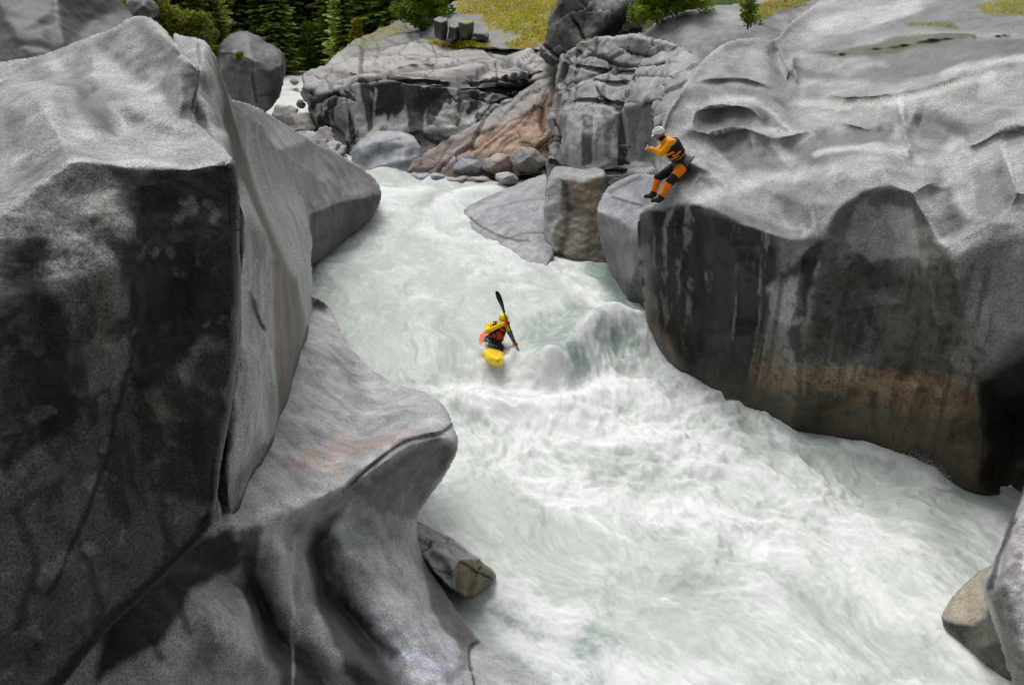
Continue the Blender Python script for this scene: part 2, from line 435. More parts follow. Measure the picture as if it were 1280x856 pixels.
# A -- great boulder filling the left of the gorge rim
rock('boulder', 'huge foreground granite boulder at left with black stained face and pale sloping top', 'boulder',
  [(-300,120,6.9),(-160,100,7.0),(-60,88,7.0),(0,77,7.0),(50,70,6.9),(100,51,6.7),(140,38,6.5),(163,22,6.5),(180,20,6.5),(196,27,6.3),(212,44,6.0),(229,68,5.4),(238,76,5.1),(251,84,5.0),
   (250,100,4.95),(243,150,4.8),(262,165,4.7),(287,190,4.35),(297,205,4.2),(301,240,4.15),(301,300,4.1),(303,360,4.05),(300,430,4.05),(292,500,4.0),(280,570,3.9),(272,640,3.85),
   (266,662,3.85),(230,700,3.75),(190,740,3.6),(150,775,3.45),(110,820,3.25),(70,870,3.1),(-60,960,2.7),(-300,980,2.3),(-320,500,2.5)],
  pts=[(0,265,3.35),(120,130,4.9),(60,140,4.6),(170,100,5.6),(200,110,5.3),(30,220,3.75),(0,400,3.0),(150,330,3.55),(240,300,3.85),(220,480,3.75),(100,500,3.3),(180,560,3.72),(0,700,3.05),(100,700,3.35),(228,95,5.15),(120,170,4.3),(200,170,4.55)],
  lines=[[(0,265,3.35),(30,245,3.5),(60,215,3.62),(80,197,3.68),(100,194,3.7),(150,200,3.8),(205,204,3.92),(255,200,4.03),(290,199,4.1)],
         [(229,72,5.3),(222,100,5.1),(215,140,4.85),(205,146,4.75)],
         [(205,146,4.75),(235,162,4.65),(262,178,4.5),(287,192,4.3)],
         [(-40,618,3.05),(0,586,3.15),(53,544,3.3),(117,496,3.45),(160,464,3.6),(220,440,3.85)],
         [(300,215,4.1),(297,300,4.0),(296,400,3.97),(285,500,3.93)]],
  step=2, blr=4, rim=(7,.10),
  relief=[('ridge',[(60,150),(110,120),(150,140),(165,175)],30,-.10),('ridge',[(120,240),(140,330),(150,420)],30,.07),('ridge',[(200,230),(215,330),(210,430)],28,-.06),
          ('ridge',[(100,110),(140,130),(165,170)],16,-.10),('scarp',[(0,640),(70,590),(150,520)],22,.05),('ridge',[(40,300),(45,400),(60,480)],22,-.06)],
  nz=[(.9,.10,4),(4,.022,4),(14,.006,3)], base=(.29,.289,.297), vary=.3, vs=1.6, mottle=.3,
  paint=[('poly',[(60,215),(82,200),(120,200),(180,206),(250,205),(298,206),(306,300),(304,430),(285,560),(275,660),(60,880),(-60,960),(-60,330),(0,275)],16,(.22,.218,.213),.8,{'n':.6}),
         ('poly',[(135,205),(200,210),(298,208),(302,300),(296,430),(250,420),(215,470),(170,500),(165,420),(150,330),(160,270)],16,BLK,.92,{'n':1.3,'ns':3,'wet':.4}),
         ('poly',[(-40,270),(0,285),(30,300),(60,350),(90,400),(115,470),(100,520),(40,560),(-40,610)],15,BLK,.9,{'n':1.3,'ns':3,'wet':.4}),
         ('poly',[(-40,420),(10,400),(40,470),(50,540),(0,575),(-40,600)],14,(.14,.14,.14),.8,{'n':1,'ns':3}),
         ('poly',[(60,235),(95,215),(110,260),(120,350),(160,430),(110,480),(80,400),(60,310)],18,(.19,.19,.19),.6,{'n':1.5,'ns':3.5}),
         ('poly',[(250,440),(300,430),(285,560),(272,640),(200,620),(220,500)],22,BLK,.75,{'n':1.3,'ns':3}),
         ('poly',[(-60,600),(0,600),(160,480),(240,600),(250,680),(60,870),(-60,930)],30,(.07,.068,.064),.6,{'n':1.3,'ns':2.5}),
         ('poly',[(225,90),(248,90),(243,150),(222,145),(226,120)],5,BLK,.8,{'n':1,'ns':5}),
         ('poly',[(205,70),(228,78),(222,140),(205,146)],6,(.2,.2,.2),.5),
         ('poly',[(90,110),(110,108),(140,150),(145,165),(120,160),(95,140)],9,(.06,.06,.06),.75,{'n':1.6,'ns':5}),
         ('line',[(45,90),(110,105),(135,150)],16,(.12,.12,.12),.5,{'n':1.5,'ns':4}),
         ('line',[(175,30),(200,60),(215,75),(180,70)],14,(.13,.13,.13),.55,{'n':1.5,'ns':4}),
         ('poly',[(-20,120),(20,130),(35,155),(20,180),(-20,190)],12,(.15,.14,.15),.6,{'n':1.5,'ns':4}),
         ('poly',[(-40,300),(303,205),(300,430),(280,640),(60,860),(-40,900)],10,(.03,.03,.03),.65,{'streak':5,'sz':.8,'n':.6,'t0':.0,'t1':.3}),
         ('spot',(.3,5),.2,(.42,.42,.41),.35),
         ('line',[(75,199),(100,194),(150,200),(205,204),(255,200),(290,199)],7,(.52,.52,.52),.5,{'n':.6}),
         ('line',[(128,240),(140,255),(130,280)],5,(.3,.29,.27),.7,{'n':1.3,'ns':6}),('line',[(262,255),(275,262),(268,275)],6,(.26,.27,.22),.6,{'n':1.2,'ns':6}),
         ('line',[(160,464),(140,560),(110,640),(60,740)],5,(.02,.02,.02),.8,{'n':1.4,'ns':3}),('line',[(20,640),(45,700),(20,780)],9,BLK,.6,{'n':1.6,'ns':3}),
         ('line',[(268,650),(230,694),(190,733),(150,768),(110,813),(66,866)],12,(.02,.019,.018),.9,{'n':1,'ns':4}),  # shadow under the boulder, painted along its lower edge
        ], back=(3.2,-1.5,.8), smooth=1, jag=.5, seed=1)

# B -- striped fin
rock('rock_fin', 'steep pale granite fin with rusty brown stripe beside the black stained boulder', 'rock',
  [(212,40,9.8),(235,46,9.5),(248,49,9.2),(259,53,9.0),(270,72,8.9),(280,105,9.0),(291,128,9.4),(305,138,10.5),(330,160,13.5),(355,205,17),(385,262,18.8),(390,300,17),(389,340,15.5),(391,372,14),(390,410,12.6),(383,450,10.9),(372,500,9.0),
   (352,560,7.2),(325,610,6.1),(303,640,5.5),(292,658,5.2),(272,668,5.0),(255,660,5.1),(255,400,5.6),(240,200,6.4),(215,120,7.6)],
  pts=[(300,260,6.3),(320,400,6.2),(300,560,5.3),(262,110,7.9)],
  lines=[[(250,84,7.6),(247,120,7.2),(270,160,6.9),(292,200,6.1),(302,260,5.7),(304,360,5.5),(300,450,5.4),(285,600,5.1)],
         [(259,53,8.9),(272,100,8.3),(284,160,7.8),(300,220,7.6),(322,262,7.5),(345,310,7.6)],
         [(345,310,7.6),(350,380,7.6),(352,450,7.4),(338,540,6.6),(310,610,5.7)],
         [(283,110,9.0),(305,200,9.7),(330,262,10.2),(352,305,10.3),(372,350,10.2),(380,400,10.2),(372,460,9.3)],
         [(320,165,12.6),(345,230,14),(372,290,13.8),(385,330,13.6),(386,400,12.2)]],
  step=2, blr=4.5, rim=(4,.10), relief=[('crack',[(392,372),(388,405),(378,450),(362,500),(345,560),(325,600),(298,645)],4,.25),('crack',[(318,370),(321,395),(328,415)],2,.12),('crack',[(280,500),(272,560),(278,620),(284,655)],4,.15)],
  nz=[(1.2,.07,4),(5,.03,4),(16,.008,3)], base=(.37,.37,.37), vary=.25, vs=2, mottle=.2, grain=((1,0,.0),5,(0,.25,-1),.5,.12),
  paint=[('poly',[(302,262),(316,300),(332,350),(342,450),(334,540),(300,635),(286,600),(298,450),(304,360)],6,(.56,.56,.55),.75,{'n':.9,'ns':4}),
         ('poly',[(266,72),(283,110),(300,180),(322,245),(345,300),(372,360),(382,400),(374,460),(352,540),(345,450),(345,320),(318,262),(295,215),(280,160)],5,(.105,.082,.065),.92,{'n':.7,'ns':3}),
         ('line',[(345,330),(352,400),(352,470)],8,(.22,.155,.10),.6,{'n':1,'ns':3}),
         ('poly',[(262,60),(275,90),(292,150),(310,205),(296,205),(278,140)],4,(.06,.06,.058),.6,{'n':1,'ns':4}),
         ('poly',[(210,40),(262,52),(262,150),(245,90),(222,60)],5,(.36,.36,.36),.4),('line',[(247,55),(250,80)],3,(.07,.07,.07),.8),('line',[(290,205),(297,330),(292,450),(285,560)],9,(.10,.10,.10),.6,{'n':1.2,'ns':4}),
         ('line',[(292,658),(300,600),(330,560)],9,(.06,.06,.06),.55,{'n':1.3,'ns':4}),
         ('line',[(385,410),(372,465),(355,520),(335,565),(310,610),(290,655)],3.5,(.012,.012,.012),.95,{'n':1.2,'ns':6}),
         ('line',[(345,540),(325,590),(300,640)],3,(.02,.02,.02),.8,{'n':1.2,'ns':6}),
         ('line',[(318,365),(320,390),(330,412)],2.5,(.02,.02,.02),.9),('line',[(280,480),(270,540),(272,600),(282,650)],4,(.015,.015,.015),.9,{'n':1,'ns':6}),
         ('all',None,1,(.10,.10,.10),.35,{'streak':7,'sz':.7})],
  back=(1.5,-2.0,.9), smooth=1, jag=.9, mat='granite_mid', seed=2)

# C -- slab whose nose overhangs the pool
rock('slab_rock', 'smooth grey slab sloping to a pointed nose that overhangs the river at left', 'rock',
  [(240,110,13),(290,124,15.5),(310,130,17.5),(332,139,19.5),(360,158,21),(400,181,22.8),(440,201,24),(468,222,24.8),(478,238,24.6),(477,250,24.4),(470,266,24.0),(455,281,23.3),(430,301,22.2),(405,321,20.8),(388,334,19.9),(376,345,19.2),(350,330,16),(300,230,12)],
  pts=[(340,190,17.5),(400,225,21.4)],
  lines=[[(385,264,19.6),(400,258,20.4),(425,250,21.8),(452,245,23.2),(478,240,24.6)],[(385,264,19.6),(386,300,19.4),(387,333,19.6)],[(300,140,16),(330,190,17),(360,235,18.4),(385,264,19.6)]],
  step=2, blr=2.5, rim=(4,.18), nz=[(.6,.10,4),(3,.035,4)], base=(.31,.308,.32), vary=.2, vs=1.1, mottle=.16, grain=((.9,.45,0),.25,(-.45,.9,0),1.6,.10),
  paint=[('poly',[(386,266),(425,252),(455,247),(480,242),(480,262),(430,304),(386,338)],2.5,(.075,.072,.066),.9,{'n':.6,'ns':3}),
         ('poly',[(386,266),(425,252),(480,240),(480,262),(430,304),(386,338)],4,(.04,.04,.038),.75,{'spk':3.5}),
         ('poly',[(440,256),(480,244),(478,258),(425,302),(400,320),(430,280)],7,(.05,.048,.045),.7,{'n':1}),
         ('line',[(386,266),(425,251),(455,246)],2,(.5,.5,.5),.5),('line',[(300,150),(335,205),(380,262)],5,(.16,.15,.15),.5,{'n':1.2}),
         ('line',[(318,150),(350,185),(400,225)],3,(.48,.48,.48),.4,{'n':1})],
  back=(3,-1.6,.85), smooth=1, jag=.6, mat='granite_mid', seed=3)

# D -- fluted lower bedrock
rock('ledge_rock', 'fluted grey bedrock ledge with overhanging lip and white quartz vein at bottom left', 'rock',
  [(384,371,14.4),(396,372,14.4),(410,381,14.0),(420,398,13.3),(430,422,12.4),(445,444,11.7),(470,465,11.0),(500,482,10.5),(525,487,10.2),(545,497,9.8),(560,515,9.3),(566,532,8.9),(573,548,8.5),(571,566,8.35),(560,590,8.4),(543,613,8.5),(526,635,8.6),(519,655,8.6),(524,680,8.5),(540,712,8.25),(560,745,7.9),(580,775,7.55),(600,800,7.3),
   (640,826,6.9),(680,850,6.55),(720,885,6.15),(760,960,5.45),(-60,960,3.1),(-200,960,2.8),(-200,850,3.3),(-60,840,3.6),(60,830,3.9),(140,760,4.2),(200,700,4.6),(250,640,5.1),(290,560,6.2),(330,470,8),(360,390,12)],
  pts=[(450,530,8.9),(400,560,7.5),(500,700,7.55),(470,720,7.0),(550,790,6.75),(420,820,5.55),(300,800,4.7),(200,820,4.15),(620,870,5.95),(330,730,5.5)],
  lines=[[(573,548,8.45),(552,543,8.2),(530,550,7.9),(510,556,7.6),(480,575,7.2),(450,596,6.8),(425,615,6.5),(395,628,6.1),(360,642,5.75),(325,655,5.4),(297,664,5.15)],
         [(546,575,8.4),(510,600,8.2),(470,625,7.7),(440,650,7.3),(410,660,6.8),(380,680,6.5)],
         [(430,625,6.9),(400,645,6.75),(388,690,6.7),(405,740,6.6),(440,780,6.25),(500,850,5.75)],
         [(395,650,6.3),(372,700,5.9),(366,760,5.75),(370,860,5.3)],
         [(300,668,5.25),(308,730,5.55),(340,800,5.6),(400,870,5.5)],
         [(515,650,8.3),(500,720,7.3),(510,780,6.55),(560,840,6.1)]],
  step=2, blr=7, rim=(9,.14),
  relief=[('ridge',[(410,640),(395,690),(410,740),(450,790),(510,860)],17,-.22),('ridge',[(475,620),(455,680),(480,740),(530,800)],22,.10),('ridge',[(310,680),(320,740),(355,800),(420,860)],16,-.14),
          ('ridge',[(345,665),(345,740),(370,820)],16,.10),('ridge',[(240,720),(270,780),(300,850)],20,.08),('crack',[(566,530),(552,541),(530,545),(505,553),(480,570),(455,590),(430,612)],2.5,.10),
          ('crack',[(600,800),(590,806),(582,822),(590,855)],2,.07),('ridge',[(400,500),(450,520),(520,520)],18,.05)],
  nz=[(.8,.09,4),(3.5,.025,4),(14,.006,3)], base=(.37,.368,.38), vary=.22, vs=1.5, mottle=.2,
  paint=[('poly',[(573,552),(530,548),(480,572),(430,615),(380,650),(300,668),(280,730),(350,800),(430,860),(560,960),(-60,960),(-60,780),(240,660),(300,640),(420,600),(540,540)],12,(.50,.50,.505),.6,{'n':.8}),
         ('poly',[(395,655),(425,640),(402,680),(410,720),(450,770),(520,840),(560,900),(470,900),(420,820),(388,750),(380,690)],8,BLK,.85,{'n':1,'ns':3,'wet':.3}),
         ('poly',[(302,662),(325,660),(322,720),(350,780),(400,840),(430,900),(370,900),(330,820),(300,740)],9,BLK,.8,{'n':1,'ns':3,'wet':.3}),
         ('poly',[(130,760),(260,670),(290,660),(300,700),(240,740),(200,800),(120,850)],12,BLK,.95,{'n':1.0,'ns':3}),  # shadow gap below the boulder, painted black onto the ledge
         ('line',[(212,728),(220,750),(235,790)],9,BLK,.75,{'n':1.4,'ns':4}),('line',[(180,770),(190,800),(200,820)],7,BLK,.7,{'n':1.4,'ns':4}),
         ('poly',[(545,555),(572,560),(540,615),(520,650),(470,640),(440,610),(490,580)],9,(.11,.108,.105),.7,{'n':1,'ns':3}),
         ('line',[(566,530),(552,541),(532,546),(508,553),(480,570),(455,590),(428,614)],3,(.02,.02,.02),.9,{'n':.8,'ns':6}),
         ('line',[(545,550),(500,577),(470,598)],9,(.03,.03,.03),.7,{'n':1.8,'ns':8}),
         ('line',[(345,584),(375,578),(395,565),(430,572),(470,556),(505,540)],10,(.44,.33,.27),.6,{'n':1.8,'ns':6}),
         ('line',[(390,580),(420,592),(430,597),(400,555),(450,550)],5,(.44,.33,.27),.6,{'n':1.6,'ns':6}),
         ('line',[(372,672),(364,700),(362,740),(366,780),(366,830),(364,870)],2.2,(.55,.54,.52),.9,{'n':.4}),
         ('line',[(330,655),(370,625),(420,613)],3,(.48,.48,.48),.5,{'n':1}),
         ('poly',[(430,690),(500,680),(540,740),(575,800),(520,800),(460,760)],18,(.62,.61,.60),.8,{'n':1}),
         ('poly',[(460,760),(560,780),(580,850),(540,880),(480,820)],20,(.46,.47,.53),.75,{'n':.8}),
         ('poly',[(522,660),(560,745),(600,802),(580,810),(550,775),(530,720)],5,(.12,.105,.10),.8,{'n':1.2,'ns':5}),
         ('line',[(600,800),(592,803),(584,815),(592,858)],1.8,(.012,.012,.012),.95),('line',[(575,780),(582,830),(560,850)],9,(.13,.12,.115),.6,{'n':1.6,'ns':6}),
         ('poly',[(395,372),(425,400),(430,440),(385,450),(384,400)],10,(.42,.42,.43),.6),
         ('line',[(386,440),(420,450),(450,480)],14,(.2,.2,.21),.4,{'n':1.6,'ns':3}),
         ('poly',[(280,690),(600,800),(560,960),(-60,960),(-60,850),(200,740)],10,(.08,.08,.08),.3,{'streak':5,'sz':.6,'t0':0,'t1':.3})],
  back=(1.6,-2.6,.9), smooth=1, jag=.5, seed=4)

# E -- wet rock in the water under the ledge
rock('wet_rock', 'low rock with broken olive brown end washed by the river under the ledge', 'rock',
  [(505,640,9.3),(530,655,9.2),(560,668,9.15),(585,688,9.0),(605,703,8.85),(620,716,8.8),(618,728,8.6),(600,738,8.4),(588,748,8.2),(570,742,8.0),(550,725,8.0),(530,700,8.2),(510,670,8.6)],
  lines=[[(520,672,8.6),(550,690,8.45),(572,700,8.4),(575,738,8.1)],[(572,700,8.4),(592,696,8.6)]], pts=[(600,715,8.55)],
  step=1.5, blr=2, rim=(4,.10), nz=[(2,.05,3),(8,.015,3)], blocky=[(2.0,2.0,3,.05,.05,0)], base=(.33,.32,.32), mottle=.2,
  paint=[('poly',[(572,700),(590,694),(625,715),(618,735),(585,752),(568,735)],3,(.12,.095,.045),.85,{'n':.8,'ns':5}),('line',[(522,665),(560,680),(590,695)],7,(.36,.30,.28),.5,{'n':1}),('line',[(540,692),(556,700),(566,718)],6,(.03,.03,.03),.8,{'n':1})], back=(.9,-.6,.8), jag=.8, seed=5)

# F -- bottom right
rock('rock', 'grey rock with crusty white patches cut by the right edge above the tan wet rock', 'rock',
  [(1284,598,8.6),(1270,630,8.3),(1256,665,8.0),(1245,695,7.8),(1236,712,7.6),(1229,722,7.5),(1232,750,7.3),(1245,790,7.0),(1258,830,6.7),(1275,880,6.3),(1340,960,5.6),(1480,940,5.5),(1480,600,7.6)],
  pts=[(1300,700,7.2)], lines=[[(1284,610,8.4),(1270,660,7.8),(1258,700,7.4),(1252,730,7.15),(1262,780,6.85),(1280,850,6.4)]],
  step=2, blr=4, rim=(6,.15), nz=[(1.5,.07,4),(6,.02,3)], base=(.34,.33,.34), vary=.3, mottle=.3,
  relief=[('crack',[(1282,640),(1262,665),(1252,700),(1244,740)],3,.08)],
  paint=[('line',[(1280,610),(1262,660),(1246,705),(1238,735)],4,(.03,.03,.03),.85,{'n':1,'ns':5}),('poly',[(1262,700),(1290,680),(1300,780),(1280,790)],14,(.5,.49,.5),.6,{'n':1.3,'ns':5}),
         ('poly',[(1236,740),(1258,730),(1285,830),(1290,900),(1270,880)],8,(.10,.095,.085),.8,{'n':1}),('all',None,1,(.12,.10,.10),.6,{'spk':5})],
  back=(2,-1.5,.9), jag=.8, seed=6)
rock('tan_rock', 'tan wet rock with smooth rounded top rising from the foam at lower right', 'rock',
  [(1236,706,8.2),(1215,720,8.25),(1195,740,8.2),(1180,758,8.1),(1174,772,8.0),(1178,786,7.85),(1192,796,7.7),(1215,815,7.5),(1240,838,7.25),(1262,858,7.05),(1300,900,6.7),(1330,860,6.6),(1300,760,7.2),(1255,705,7.9)],
  lines=[[(1174,772,8.0),(1190,775,7.8),(1215,782,7.6),(1240,770,7.45),(1262,800,7.1)]], pts=[(1225,745,7.85),(1230,810,7.3)],
  step=1.5, blr=3, rim=(5,.14), nz=[(1.5,.04,3),(9,.01,3)], base=(.12,.115,.10), mottle=.2,
  paint=[('poly',[(1236,704),(1200,735),(1174,766),(1180,777),(1215,782),(1232,770),(1245,740)],4,(.42,.37,.29),.9,{'n':.6,'ns':4}),('line',[(1176,777),(1195,784),(1205,800)],6,(.04,.04,.04),.8,{'n':1})],
  back=(1.2,-1.0,.9), jag=.7, seed=7)

